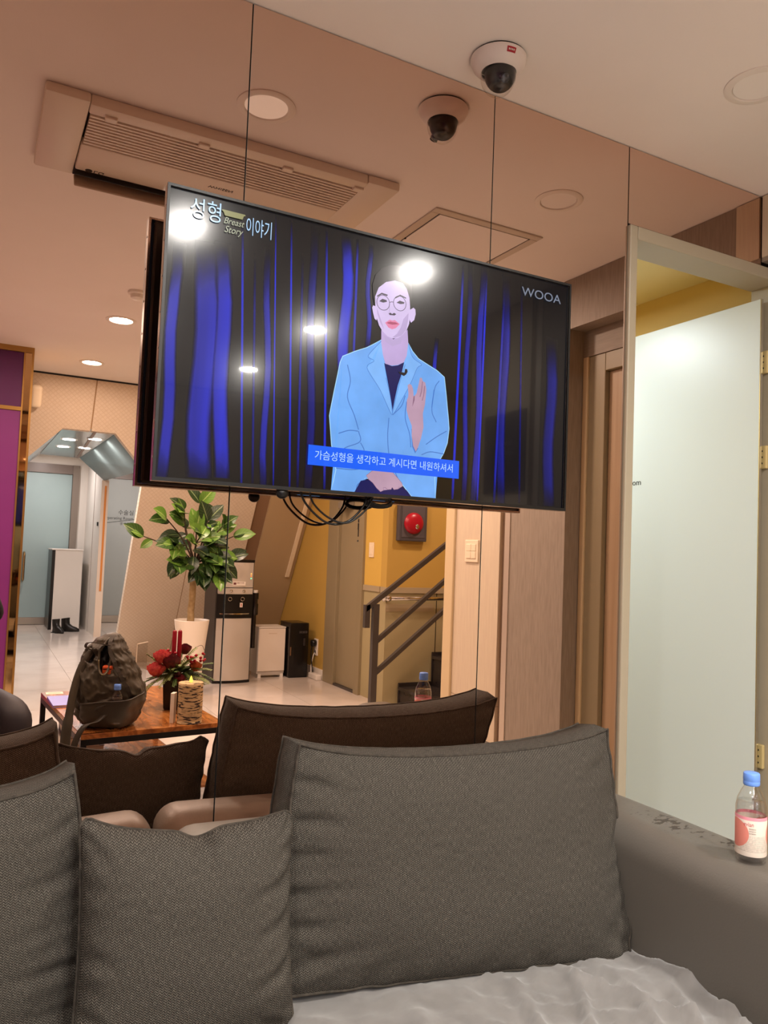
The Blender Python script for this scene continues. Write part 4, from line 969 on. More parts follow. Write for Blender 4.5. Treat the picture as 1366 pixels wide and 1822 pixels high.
cushion('back_cushion', 'large grey tweed box cushion at the far left, cut by the picture edge', (-.222, 1.535, SEAT-.010), .855, .455, .105, .065, lean=math.radians(-4), turn=math.radians(2),
        top=lambda u: -.022*(1-abs(u)**2)+.022*abs(u)**8, edge=lambda u, v: .022*abs(u)**4*(-v if u > 0 else v), seed=11,
        folds=[(1, .7, .72, .6, .045, .008), (1, .35, .66, .3, .05, .008), (1, 0, .7, -.04, .045, .008), (1, -.35, .62, -.3, .05, .008), (1, -.7, .66, -.6, .05, .008)])
def ptop(u):
    return -.016*math.exp(-((u-.05)/.14)**2) - .018*(1-abs(u)**2.0) + .010*abs(u)**8 - .022*max(u, 0)**1.5
cushion('scatter_cushion', 'smaller square grey tweed cushion with a dented top between the large ones', (.385, 1.405, SEAT-.004), .395, .408, .10, .082, lean=math.radians(-9), turn=math.radians(-4), boxed=False,
        top=ptop, seed=5, crease=.015,
        folds=[(1, .45, .45, .15, .06, .012), (1, .12, .5, -.22, .06, .013), (1, -.3, .5, -.62, .06, .013), (.9, -.95, .5, -.75, .06, .010), (-1, -.5, -.55, -.85, .06, .010), (.06, 1, .12, .55, .07, .014), (-1, .85, -.7, .6, .06, .009), (1, .95, .72, .7, .05, .012), (-.95, -.1, -.6, -.2, .06, .007)])

# velvet throw over the seat
def m_velvet():
    m = mat('velvet throw', '908c88', .85, sheen=.6, spec=.2)
    N, L = nodes(m); b = N['Principled BSDF']; tc = N.new('ShaderNodeTexCoord')
    nz = N.new('ShaderNodeTexNoise'); nz.inputs['Scale'].default_value = 14; nz.inputs['Detail'].default_value = 9; nz.inputs['Distortion'].default_value = .8
    L.new(tc.outputs['Object'], nz.inputs[0]); r = N.new('ShaderNodeMapRange'); r.inputs[1].default_value = .35; r.inputs[2].default_value = .68; L.new(nz.outputs[0], r.inputs[0])
    mx = N.new('ShaderNodeMix'); mx.data_type = 'RGBA'; mx.inputs['A'].default_value = hexc('797673'); mx.inputs['B'].default_value = hexc('878481')
    L.new(r.outputs[0], mx.inputs['Factor']); L.new(mx.outputs['Result'], b.inputs['Base Color']); return m
def ridge(x, y, x0, y0, x1, y1, wdt, h):
    d = Vector((x1-x0, y1-y0)); L_ = d.length; d /= L_; p = Vector((x-x0, y-y0)); s = p.dot(d); q = p.x*d.y-p.y*d.x
    e = max(0, min(1, s/L_*5, (L_-s)/L_*4+.2)) if -.01 < s < L_*1.05 else 0
    q += .012*math.sin(s*17)
    return h*e*math.exp(-(q/wdt)**2)
FOLDS = [(1.20, 1.36, 1.02, .95, .012, .016), (1.26, 1.28, 1.14, .80, .010, .013), (1.05, 1.40, .98, 1.05, .016, .012), (1.33, 1.22, 1.24, .90, .010, .018),
         (.80, 1.36, .74, .90, .020, .010), (.62, 1.40, .70, 1.0, .014, .010), (1.37, 1.12, 1.30, .85, .010, .022), (1.15, 1.30, 1.32, 1.05, .010, .010), (.92, 1.15, 1.2, .92, .012, .010)]
b = BM(); NX, NY = 170, 110; rows = []
for j in range(NY+1):
    row = []
    for i in range(NX+1):
        x = -.95+(1.392+.95)*i/NX; y = .60+(1.56-.60)*j/NY
        z = SEAT-.006+.006*noise.noise(Vector((x*5, y*5, 3)))+.005*noise.noise(Vector((x*12, y*8, 7)))+.006*(1-abs(noise.noise(Vector((x*11+y*3, y*8, 9)))))**4+.003*abs(noise.noise(Vector((x*26, y*19, 9))))
        for f in FOLDS: z += 1.35*ridge(x, y, *f)
        k_ = max(0, min(1, (x-.55)/.5)); z += .010*k_*(1-abs(noise.noise(Vector((x*9+y*5, y*6-x*3, 21)))))**6 + .007*k_*(1-abs(noise.noise(Vector((x*17-y*6, y*15+x*4, 5)))))**5 - .006*k_
        z += .030*max(0, (x-1.32)/.07)**1.5*(.6+.5*math.sin(y*23))                     # bunched against the arm
        if y < .68: z -= ((.68-y)/.08)**2*.12; y = max(y, .63)
        row.append(b.verts.new((x, y, max(z, .1))))
    rows.append(row)
for j in range(NY):
    for i in range(NX): b.faces.new((rows[j][i], rows[j][i+1], rows[j+1][i+1], rows[j+1][i]))
ex = bmesh.ops.extrude_face_region(b, geom=list(b.faces)); bmesh.ops.translate(b, verts=[v for v in ex['geom'] if isinstance(v, bmesh.types.BMVert)], vec=(0, 0, .004))
bmesh.ops.recalc_face_normals(b, faces=b.faces)
tag(obj('seat_throw', b, m_velvet(), smooth=True), 'rumpled light grey velvet throw spread over the sofa seat', 'throw')

# ------------------------------------------------------------ water bottles
M_WATER = clear_glass('water', (.95, .93, .92), 0, refl=2.2)
M_PET = clear_glass('clear plastic bottle', (.97, .97, .97), .05, refl=2.6)
def bottle(label, x, y, z, group, rz=0, full=True, sc=1.0):
    t = thing('water_bottle', label, 'bottle', (x, y, z), rz, group); t.scale = (sc,)*3
    k = 1.0
    prof = [(.0005, .004), (.018, .002), (.026, 0), (.0295, .004), (.0305, .012), (.0304, .016), (.0300, .02), (.0300, .096), (.0306, .104), (.0303, .114), (.027, .130), (.020, .146), (.0145, .155), (.0132, .159), (.0132, .168)]
    obj('bottle_body', lathe(BM(), prof, n=40, wob=lambda a, h: 1+.012*math.cos(a*6)*(h < .03)+.01*math.cos(a*5+h*60)*(.098 < h < .14)), M_PET, t, local=True, smooth=True)
    obj('water', lathe(BM(), [(.0005, .006), (.024, .005), (.0285, .010), (.0285, .096), (.0290, .104), (.0287, .114), (.0265, .125), (.0005, .1255)], n=32), M_WATER, t, local=True, smooth=True)
    cp = lathe(BM(), [(.0158, .158), (.0165, .160), (.0165, .166), (.0160, .167), (.0166, .169), (.0160, .182), (.0145, .184), (.001, .1845)], n=36, wob=lambda a, h: 1+.012*math.cos(a*36)*(.168 < h < .183))
    obj('cap', cp, mat('blue cap', '6f9df0', .35), t, local=True, smooth=True)
    m = mat('bottle label', 'f2e6da', .45); 
    lb = lathe(BM(), [(.0306, .018), (.0309, .019), (.0309, .097), (.0306, .098)], n=40, cap=False)
    l_ = obj('label', lb, m_label(), t, local=True, smooth=True)
    if full:
        c0 = (x, y, z)
        AN = math.radians(-8)
        text('label_lettering', 'evian', .0115*sc, mat('label red', 'd0505a', .5), (0, 0, 0), (1, 0, 0), (0, 0, 1), None, ext=.0001, bend=(Vector((0, 0, .0835)), .0310, AN), sx=.85).parent = l_
        for i in range(3):
            text('label_lettering', '천연광천수', .0030, mat('label grey', '8a7a72', .5), (0, 0, 0), (1, 0, 0), (0, 0, 1), None, ext=.0001, bend=(Vector((0, 0, .0745-i*.0046)), .0310, AN+.25), sx=1).parent = l_
    return t
def m_label():
    if 'bottle wrap' in MATS: return MATS['bottle wrap']
    m = mat('bottle wrap', 'f1e4d6', .45); N, L = nodes(m); b = N['Principled BSDF']
    tc = N.new('ShaderNodeTexCoord'); sp = N.new('ShaderNodeSeparateXYZ'); L.new(tc.outputs['Object'], sp.inputs[0])
    ang = mathn(N, L, 'ARCTAN2', sp.outputs[1], sp.outputs[0])
    # pink band at the top
    band = mathn(N, L, 'GREATER_THAN', sp.outputs[2], .0915)
    m1 = N.new('ShaderNodeMix'); m1.data_type = 'RGBA'; m1.inputs['A'].default_value = hexc('f1e4d6'); m1.inputs['B'].default_value = hexc('ee9aa8'); L.new(band, m1.inputs['Factor'])
    # salmon disc on the left of the front
    def disc(a0):
        dxv = mathn(N, L, 'MULTIPLY', mathn(N, L, 'SUBTRACT', ang, a0), .030); dz = mathn(N, L, 'MULTIPLY', mathn(N, L, 'SUBTRACT', sp.outputs[2], .062), 1.0)
        d = mathn(N, L, 'SQRT', mathn(N, L, 'ADD', mathn(N, L, 'MULTIPLY', dxv, dxv), mathn(N, L, 'MULTIPLY', dz, dz)))
        return d
    d = disc(math.radians(-62)); d_b = disc(math.radians(120))
    dd = mathn(N, L, 'LESS_THAN', mathn(N, L, 'MINIMUM', d, d_b), .029)
    m2 = N.new('ShaderNodeMix'); m2.data_type = 'RGBA'; L.new(m1.outputs['Result'], m2.inputs['A']); m2.inputs['B'].default_value = hexc('e98f80'); L.new(dd, m2.inputs['Factor'])
    # rows of small print
    row = mathn(N, L, 'PINGPONG', sp.outputs[2], .0013); rw = mathn(N, L, 'LESS_THAN', row, .00045)
    mp = N.new('ShaderNodeCombineXYZ'); L.new(mathn(N, L, 'MULTIPLY', ang, 30), mp.inputs[0]); L.new(mathn(N, L, 'MULTIPLY', mathn(N, L, 'FLOOR', mathn(N, L, 'DIVIDE', sp.outputs[2], .0026)), 7.3), mp.inputs[1])
    nz = N.new('ShaderNodeTexNoise'); nz.inputs['Scale'].default_value = 1.0; L.new(mp.outputs[0], nz.inputs[0])
    tx = mathn(N, L, 'MULTIPLY', rw, mathn(N, L, 'GREATER_THAN', nz.outputs[0], .46))
    zone = mathn(N, L, 'MULTIPLY', mathn(N, L, 'LESS_THAN', sp.outputs[2], .060), mathn(N, L, 'GREATER_THAN', sp.outputs[2], .028))
    tx = mathn(N, L, 'MULTIPLY', mathn(N, L, 'MULTIPLY', tx, zone), mathn(N, L, 'SUBTRACT', 1.0, dd))
    m3 = N.new('ShaderNodeMix'); m3.data_type = 'RGBA'; L.new(m2.outputs['Result'], m3.inputs['A']); m3.inputs['B'].default_value = hexc('8a7468'); L.new(mathn(N, L, 'MULTIPLY', tx, .8), m3.inputs['Factor'])
    L.new(m3.outputs['Result'], b.inputs['Base Color']); return m
bottle('small water bottle with blue cap and pink label standing on the armrest', 1.479, 1.09, .600, 'small water bottles', rz=math.radians(-143.6))

# ------------------------------------------------------------ coffee table and what stands on it
TA = math.radians(-4.8)
tb = thing('coffee_table', 'low walnut coffee table with a black steel frame and lower shelf', 'table', (.44, ry(3.49), 0), TA)
M_WALN = bpy.data.materials.new('walnut'); M_WALN.use_nodes = True
def _wal():
    N, L = nodes(M_WALN); b = N['Principled BSDF']; b.inputs['Roughness'].default_value = .22; b.inputs['Coat Weight'].default_value = .3
    tc = N.new('ShaderNodeTexCoord'); mp = N.new('ShaderNodeMapping'); mp.inputs['Scale'].default_value = (6, 1.6, 6)
    nz = N.new('ShaderNodeTexNoise'); nz.inputs['Scale'].default_value = 2.2; nz.inputs['Detail'].default_value = 8; nz.inputs['Distortion'].default_value = 2.2
    L.new(tc.outputs['Object'], mp.inputs[0]); L.new(mp.outputs[0], nz.inputs[0])
    cr = N.new('ShaderNodeValToRGB'); e = cr.color_ramp.elements; e[0].position = .3; e[0].color = hexc('75421f'); e[1].position = .7; e[1].color = hexc('c98545')
    el = cr.color_ramp.elements.new(.5); el.color = hexc('a56530'); L.new(nz.outputs[0], cr.inputs[0]); L.new(cr.outputs[0], b.inputs['Base Color'])
_wal()
TW, TL = .635, 1.02; TZ = .40
M_TFR = mat('black frame', '141110', .4, metal=.3)
obj('tabletop', boxm(0, TW, -TL, 0, TZ-.022, TZ, bev=.002), M_WALN, tb, local=True)
obj('shelf', boxm(.02, TW-.02, -TL+.02, -.02, .10, .118, bev=.002), M_WALN, tb, local=True)
for x in (.012, TW-.012):
    for y in (-.012, -TL+.012): obj('leg', boxm(x-.012, x+.012, y-.012, y+.012, 0, TZ-.022), M_TFR, tb, local=True)
for z in (TZ-.047, .078):
    for y in (-.012, -TL+.012): obj('frame_bar', boxm(.024, TW-.024, y-.012, y+.012, z, z+.024), M_TFR, tb, local=True)
    for x in (.012, TW-.012): obj('frame_bar', boxm(x-.012, x+.012, -TL+.024, -.024, z, z+.024), M_TFR, tb, local=True)
def on_table(u, v): 
    c, s = math.cos(TA), math.sin(TA); return Vector((.44+u*c-v*s, ry(3.49)+u*s+v*c, TZ))
# papers and books at the far end
def slab(name, label, cat, ctr, wx, wy, h, m, rz, group=None, pages=False):
    t = thing(name, label, cat, ctr, rz, group)
    if pages:
        obj('pages', boxm(-wx/2+.002, wx/2-.003, -wy/2+.003, wy/2-.003, .0015, h-.0015), mat('paper', 'e9dfcf', .8), t, local=True)
        b = BM(); box(b, -wx/2, wx/2, -wy/2, wy/2, 0, .0015); box(b, -wx/2, wx/2, -wy/2, wy/2, h-.0015, h); box(b, -wx/2, -wx/2+.0015, -wy/2, wy/2, .0015, h-.0015)
        obj('cover', b, m, t, local=True)
    else: obj('sheet', boxm(-wx/2, wx/2, -wy/2, wy/2, 0, h), m, t, local=True)
    return t
p = Vector((.418, ry(4.47), TZ)); cd = slab('note_card', 'cream note card at the far corner of the coffee table', 'card', p, .085, .06, .002, mat('card', 'efdcc4', .7), TA+.1)
obj('print', boxm(-.03, .03, -.012, .012, .002, .0024), mat('faded print', 'c9b49c', .7), cd, local=True)
p = Vector((.475, ry(4.21), TZ)); mg = slab('magazine', 'purple magazine with a white label lying on the coffee table', 'magazine', p, .20, .25, .012, mat('lilac cover', '7b6cc0', .3), TA+.05, pages=True)
obj('cover_label', boxm(0, .09, -.05, .02, .012, .0125), mat('card', 0), mg, local=True)
shx = .44+.18
for k, (c, h, w_, dx_, l) in enumerate((('d9cfc0', .045, .20, 0, 'cream book at the bottom of the stack under the coffee table'), ('7a3d22', .035, .19, .01, 'rust brown book second from the bottom of the stack under the table'),
                                      ('e4dccd', .045, .185, -.008, 'white book third from the bottom of the stack under the table'), ('3c3a40', .030, .18, .006, 'thin dark book fourth in the stack under the table'),
                                      ('c6b9a2', .058, .175, .0, 'pale book on top of the stack under the table'))):
    z = .118+sum((.045, .035, .045, .030, .058)[:k])
    q = on_table(.14+dx_, -.72); q.z = z
    slab('book', l, 'book', q, w_, .25, h, mat('book cover %d' % k, c, .5), TA+.03*k, 'books under the coffee table', pages=True)
# birch LED candle
q = Vector((.918, ry(3.585), TZ))
t = thing('birch_candle', 'birch bark pillar candle with a glowing flame on the coffee table', 'candle', q)
def m_birch():
    m = mat('birch bark', 'c9ab7e', .8); N, L = nodes(m); b = N['Principled BSDF']; tc = N.new('ShaderNodeTexCoord')
    mp = N.new('ShaderNodeMapping'); mp.inputs['Scale'].default_value = (26, 26, 150); nz = N.new('ShaderNodeTexNoise'); nz.inputs['Scale'].default_value = 1; nz.inputs['Detail'].default_value = 3
    L.new(tc.outputs['Object'], mp.inputs[0]); L.new(mp.outputs[0], nz.inputs[0]); r = N.new('ShaderNodeMapRange'); r.inputs[1].default_value = .52; r.inputs[2].default_value = .58; L.new(nz.outputs[0], r.inputs[0])
    n2 = N.new('ShaderNodeTexNoise'); n2.inputs['Scale'].default_value = 14; L.new(tc.outputs['Object'], n2.inputs[0])
    m1 = N.new('ShaderNodeMix'); m1.data_type = 'RGBA'; m1.inputs['A'].default_value = hexc('d8bd92'); m1.inputs['B'].default_value = hexc('b4925f'); L.new(n2.outputs[0], m1.inputs['Factor'])
    m2 = N.new('ShaderNodeMix'); m2.data_type = 'RGBA'; L.new(m1.outputs['Result'], m2.inputs['A']); m2.inputs['B'].default_value = hexc('33221a'); L.new(r.outputs[0], m2.inputs['Factor'])
    L.new(m2.outputs['Result'], b.inputs['Base Color']); bp = N.new('ShaderNodeBump'); bp.inputs['Strength'].default_value = .6; bp.inputs['Distance'].default_value = .003
    L.new(r.outputs[0], bp.inputs['Height']); L.new(bp.outputs[0], b.inputs['Normal']); return m
obj('bark', lathe(BM(), [(.0545, 0), (.056, .004)]+[(.056-.0004*(i % 2), .004+.178*i/12) for i in range(13)]+[(.0525, .184)], n=40, wob=lambda a, h: 1+.018*math.sin(a*3+h*9)+.01*math.sin(a*11+h*50)), m_birch(), t, local=True, smooth=True)
obj('wax', lathe(BM(), [(.0525, .180), (.050, .183), (.02, .180), (.001, .1795)], n=32, cap=False), mat('ivory wax', 'f0d9a6', .4, sub=.2), t, local=True, smooth=True)
obj('flame', lathe(BM(), [(.001, .178), (.0075, .185), (.0085, .192), (.005, .204), (.001, .214)], n=14), emat('led flame', (1.0, .78, .12), 3.2), t, local=True, smooth=True)
q2 = Vector((.848, ry(3.61), TZ))
t = thing('white_card', 'narrow white card standing beside the birch candle', 'card', q2, .5)
obj('sheet', boxm(-.009, .009, -.02, .02, 0, .135, bev=.001), mat('card white', 'efe2cf', .6), t, local=True)
# flower arrangement
fv = Vector((.925, ry(3.92), TZ))
fa = thing('flower_arrangement', 'red flowers and conifer greenery in a square black vase', 'flower arrangement', fv, .35)
vz = BM(); vr = bmesh.ops.create_cone(vz, cap_ends=True, segments=4, radius1=.066, radius2=.078, depth=.15)
bmesh.ops.translate(vz, verts=vz.verts, vec=(0, 0, .075)); bmesh.ops.rotate(vz, verts=vz.verts, cent=(0, 0, 0), matrix=Matrix.Rotation(PI/4, 3, 'Z'))
bmesh.ops.bevel(vz, geom=list(vz.edges), offset=.004, segments=2, affect='EDGES')
obj('vase', vz, mat('vase black', '16120f', .3), fa, local=True)
rg = random.Random(4)
def sprig(b, base, d, ln, droop):
    d = Vector(d).normalized(); p = Vector(base); side = d.cross(Vector((0, 0, 1))).normalized()
    n = 15; pts = [p.copy()]
    for i in range(n):
        d = (d+Vector((0, 0, -droop/n))).normalized(); p = p+d*ln/n; pts.append(p.copy())
        for s in (-1, 1):
            for up_ in (0, .5):
                nd = (side*s*(1-up_*.6)+d*.7+Vector((0, 0, up_*.5))).normalized(); l = .034*(1-.55*i/n)*rg.uniform(.7, 1.15)
                a = p; e = p+nd*l; wv = nd.cross(Vector((0, 0, 1))).normalized()*.0036
                vs = [b.verts.new(a-wv), b.verts.new(a+wv*.6), b.verts.new(a+nd*l*.5+wv*1.2+Vector((0, 0, .002))), b.verts.new(e)]
                b.faces.new(vs)
    tube(b, pts, .0016, 4)
gr = [BM(), BM()]
for i in range(64):
    a = rg.uniform(0, 2*PI); el = rg.uniform(-.1, 1.1)
    d = (math.cos(a)*math.cos(el), math.sin(a)*math.cos(el), math.sin(el))
    sprig(gr[i % 2], (d[0]*.03, d[1]*.03, .15+rg.uniform(0, .03)), d, rg.uniform(.10, .165), rg.uniform(.4, 1.1))
for a in (3.3, 3.6, 2.9): sprig(gr[1], (math.cos(a)*.05, math.sin(a)*.05, .15), (math.cos(a), math.sin(a), -.2), .16, 1.0)
for g_, c in zip(gr, ('55692f', '8b9657')):
    o = obj('greenery', g_, mat('conifer '+c, c, .6), fa, local=True); o['kind'] = 'stuff'
def rose(c, r, m, name, ruff=0.0):
    b = BM()
    for k in range(5):
        rr = r*(1-.17*k); n = 5
        for j in range(n):
            a0 = 2*PI*j/n+k*.63; 
            grid = []
            for u in range(6):
                col = []
                for v in range(5):
                    th = a0+(u/5-.5)*1.9; ph = v/4
                    rad = rr*(.35+.65*math.sin(ph*1.75))*(1+ruff*math.sin(u*9+k)); h = r*(-.55+1.15*ph+.10*k)
                    col.append(b.verts.new((c[0]+rad*math.cos(th), c[1]+rad*math.sin(th), c[2]+h+ruff*r*.6*math.sin(u*5+v*3))))
                grid.append(col)
            for u in range(5):
                for v in range(4): b.faces.new((grid[u][v], grid[u+1][v], grid[u+1][v+1], grid[u][v+1]))
    return obj(name, b, m, fa, smooth=True, local=True)
M_ROSE = mat('dark rose', '6e0c1e', .6, var='4c0814', vscale=60); M_CARN = mat('coral carnation', 'ec6a63', .7, var='cf4450', vscale=80)
def fl_(x, z, y=.07):                     # place on the side that faces the mirror
    c, s = math.cos(.35), math.sin(.35); wx, wy = x, y
    return (wx*c+wy*s, -wx*s+wy*c, z)
rose(fl_(-.045, .235), .047, M_ROSE, 'dark_rose'); rose(fl_(-.085, .258, .06), .040, M_CARN, 'carnation', .16); rose(fl_(-.108, .195, .05), .042, M_CARN, 'carnation', .16)
rose(fl_(.005, .15, .085), .030, mat('plum flower', '7c1a2c', .6), 'small_flower', .1)
rose(fl_(.085, .205, .05), .030, mat('rust flower', 'b4572c', .7), 'small_flower', .12); rose(fl_(.05, .28, -.04), .034, M_ROSE, 'dark_rose')
M_BERRY = mat('red berry', 'a01a28', .25)
for i in range(26):
    c = fl_(rg.uniform(.045, .135), rg.uniform(.215, .275), rg.uniform(0, .08)) if i < 20 else fl_(rg.uniform(-.05, -.01), rg.uniform(.265, .30), rg.uniform(0, .06))
    obj('berry', ball(BM(), c, rg.uniform(.0065, .009), 10, 6), M_BERRY, fa, smooth=True, local=True)
b = BM(); ball(b, fl_(-.012, .185, .095), .016, 14, 8, (1, 1, .9)); obj('bauble', b, mat('dark bauble', '4a1a20', .15, metal=.4), fa, smooth=True, local=True)
b = BM(); tube(b, smooth_path([fl_(.04, .26, .04), fl_(.075, .30, .05), fl_(.11, .315, .05), fl_(.125, .29, .05)], 6), .0012, 5); obj('wire_twig', b, mat('twig', '4b3a26', .7), fa, local=True)
for x, l in ((.905, 'red taper candle standing in the flowers, left of the pair'), (.9315, 'red taper candle standing in the flowers, right of the pair')):
    t = thing('taper_candle', l, 'candle', (x, ry(3.90), TZ+.15), 0, 'red taper candles')
    obj('wax_stick', lathe(BM(), [(.011, -.02), (.0112, .15), (.0105, .232), (.008, .238), (.004, .240), (.001, .240)], n=18), mat('red wax', '8e0f22', .35), t, local=True, smooth=True)
    obj('wick', lathe(BM(), [(.0008, .238), (.0006, .247)], n=6), M_BLACK, t, local=True)
sg = thing('sign_holder', 'clear acrylic sign holder behind the flowers', 'sign holder', (.795, ry(4.13), TZ), -.9)
b = BM(); box(b, -.055, .055, -.0015, .0015, .004, .30); box(b, -.055, .055, -.04, .04, 0, .004)
obj('acrylic_pane', b, M_DOME, sg, local=True)
b = BM(); box(b, -.057, -.0535, -.002, .002, .0, .302); box(b, -.057, .057, -.002, .002, .2985, .302)
obj('bright_edge', b, mat('acrylic edge', 'e8dcc8', .3), sg, local=True)

# ------------------------------------------------------------ backpack
bpo = Vector((.567, ry(3.66), TZ))
bp_ = thing('backpack', 'olive nylon backpack gaping open on the coffee table', 'backpack', bpo)
M_NYL = mat('olive nylon', '453c2b', .5, spec=.5, var='362f22', vscale=7, bump=.25, bscale=26, sheen=.1)
M_NYLD = mat('dark nylon', '0e0b09', .7); M_WEB = mat('webbing', '352d22', .55, bump=.2, bscale=200)
def body_pt(a, h):
    """Outline of the slumped pack at height h (0..1), angle a; wide low belly to the right, narrow leaning top."""
    keys = [(0, .005, .085, .075, -.005), (.04, .004, .118, .095, 0), (.15, .0, .140, .115, .0), (.3, .012, .152, .125, .0), (.42, .010, .150, .125, 0), (.55, -.004, .138, .115, 0),
            (.7, -.012, .112, .095, .0), (.82, -.018, .088, .074, 0), (.92, -.008, .062, .050, 0), (.98, .004, .034, .030, 0), (1.0, .008, .008, .01, 0)]
    for k0, k1 in zip(keys, keys[1:]):
        if h <= k1[0]: break
    f = (h-k0[0])/(k1[0]-k0[0]); f = f*f*(3-2*f)
    cx, rx, rY, cy = [k0[i]+(k1[i]-k0[i])*f for i in range(1, 5)]
    c, s = math.cos(a), math.sin(a)
    ex = .85
    return Vector((cx+rx*math.copysign(abs(c)**ex, c), cy+rY*math.copysign(abs(s)**ex, s), .41*h))
def mouth_at(a, h):
    s1 = 1-((a-math.radians(101-14*(h-.75)))/.20)**2-((h-.765)/.175)**2        # upright slit
    s2 = 1-((a-math.radians(150))/.42)**2-((h-.78-.10*(a-math.radians(150)))/.075)**2   # sagging left opening
    return max(s1, s2)
b = BM(); NA, NH = 120, 90; rows = []
for j in range(NH+1):
    row = []; h = j/NH
    for i in range(NA):
        a = 2*PI*i/NA; p = body_pt(a, h); n = Vector((math.cos(a), math.sin(a), .25)).normalized()
        fold = noise.noise(Vector((math.cos(a)*2.4, math.sin(a)*2.4, h*3.2)))*.012
        fold += (1-abs(noise.noise(Vector((math.cos(a)*4+h*4, math.sin(a)*4, h*9)))))**6*.010 - .005
        fold += .004*noise.noise(Vector((math.cos(a)*9, math.sin(a)*9, h*14)))
        # the main opening: a dark mouth on the upper left of the side that faces the mirror
        mouth = mouth_at(a, h)
        p = p+n*fold*min(1, j/3)*(1-h**8) - n*.022*min(1, max(0, mouth)*2.5)
        row.append(b.verts.new(p))
    rows.append(row)
for j in range(NH):
    for i in range(NA):
        f = b.faces.new((rows[j][i], rows[j][(i+1) % NA], rows[j+1][(i+1) % NA], rows[j+1][i]))
        if mouth_at(2*PI*(i+.5)/NA, (j+.5)/NH) > .12: f.material_index = 1
b.faces.new(rows[0][::-1]); b.faces.new(rows[-1])
pk = obj('pack_body', b, [M_NYL, M_NYLD], bp_, smooth=True, local=True)
rim = []
for k in range(40):
    q = 2*PI*k/40; h = .765+.18*math.sin(q); a = math.radians(101-14*(h-.75))+.205*math.cos(q); p = body_pt(a, h); rim.append(p+Vector((math.cos(a), math.sin(a), 0))*(.004+.004*math.sin(3*q)))
b = BM(); tube(b, rim, .0055, 6, closed=True); obj('mouth_hem', b, M_NYL, pk, smooth=True, local=True)
b = BM(); tube(b, [v+Vector((0, .004, 0)) for v in rim[26:40]], .0022, 5); obj('zipper', b, mat('zip brass', '8a7a55', .35, metal=.6), pk, smooth=True, local=True)
# strip of pulled-up flap at the middle front and a zip seam running down the right flank
b = BM(); sm = [body_pt(math.radians(96-26*k/12), .97-.62*k/12)+Vector((0, .012, 0)) for k in range(13)]; ribbon(b, sm, .018, .004, [Vector((1, 0, .1))]*13); obj('zip_flap', b, M_WEB, pk, local=True)
# side pocket, bulging towards the mirror
b = BM(); rows = []
for j in range(15):
    row = []
    for i in range(25):
        a = math.radians(148-112*i/24); h = .03+(.24+.10*i/24)*j/14; p = body_pt(a, h); o_ = Vector((math.cos(a), math.sin(a), 0))
        u = (i/24-.5)*2; lift = (.012*(1-u*u)**.5+.040*math.exp(-((a-1.45)/.27)**2))*min(1, .8+.5*j/14)+.005*noise.noise(Vector((i*.4, j*.35, 3)))
        z = 0
        row.append(b.verts.new(p+o_*(lift+.006)+Vector((0, 0, z))))
    rows.append(row)
for j in range(14):
    for i in range(24): b.faces.new((rows[j][i], rows[j+1][i], rows[j+1][i+1], rows[j][i+1]))
edge_ = [v.co.copy() for v in rows[-1]]
obj('side_pocket', b, M_NYL, bp_, smooth=True, local=True)
b = BM(); tube(b, edge_, .004, 6); obj('pocket_hem', b, M_WEB, bp_, smooth=True, local=True)
b = BM(); ribbon(b, smooth_path([(-.02, .09, .362), (-.07, .07, .372), (-.105, .05, .372), (-.112, .045, .352), (-.085, .055, .340), (-.05, .07, .338)], 5), .026, .003, Vector((.25, 1, .1))); obj('top_handle', b, M_WEB, bp_, local=True)
b = BM(); ribbon(b, smooth_path([(-.078, .03, .345), (-.122, .04, .27), (-.150, .06, .18), (-.168, .09, .08), (-.182, .12, -.02), (-.180, .14, -.10)], 6), [.034]*20+[.042]*11, .008, Vector((.85, .5, 0))); obj('shoulder_strap', b, M_NYL, bp_, smooth=True, local=True)
b = BM(); ribbon(b, smooth_path([(-.075, .10, .055), (-.06, .135, .10), (-.03, .145, .115), (-.015, .14, .095), (-.06, .15, .05), (-.115, .165, .035), (-.150, .175, -.03), (-.152, .178, -.10), (-.140, .178, -.150)], 5), .030, .003, Vector((.8, .55, .2))); obj('loose_strap', b, M_WEB, bp_, smooth=True, local=True)
b = BM(); ribbon(b, smooth_path([(-.195, .15, -.085), (-.18, .16, -.11), (-.165, .165, -.10), (-.155, .17, -.085)], 4), .02, .003, Vector((.2, .8, .6))); tube(b, smooth_path([(-.175, .16, -.105), (-.182, .16, -.14), (-.170, .16, -.17), (-.166, .16, -.19)], 4), .007, 6); obj('buckle_strap', b, M_BLKP, bp_, local=True)
bt = bottle('small water bottle with pale blue cap poking out of the backpack pocket', bpo.x+.017, bpo.y+.130, TZ+.030, 'small water bottles', full=False, sc=.92)
t = thing('orange_pouch', 'orange pouch showing inside the open backpack', 'pouch', bpo+Vector((-.020, .083, .248)), .3)
b = boxm(-.022, .022, -.02, .02, -.03, .028, bev=.008, seg=3); obj('pouch_body', b, mat('orange cloth', 'c8501c', .6), t, smooth=True, local=True)
b = boxm(-.018, .018, .018, .021, .012, .016); obj('pouch_zip', b, M_BLKP, t, local=True)

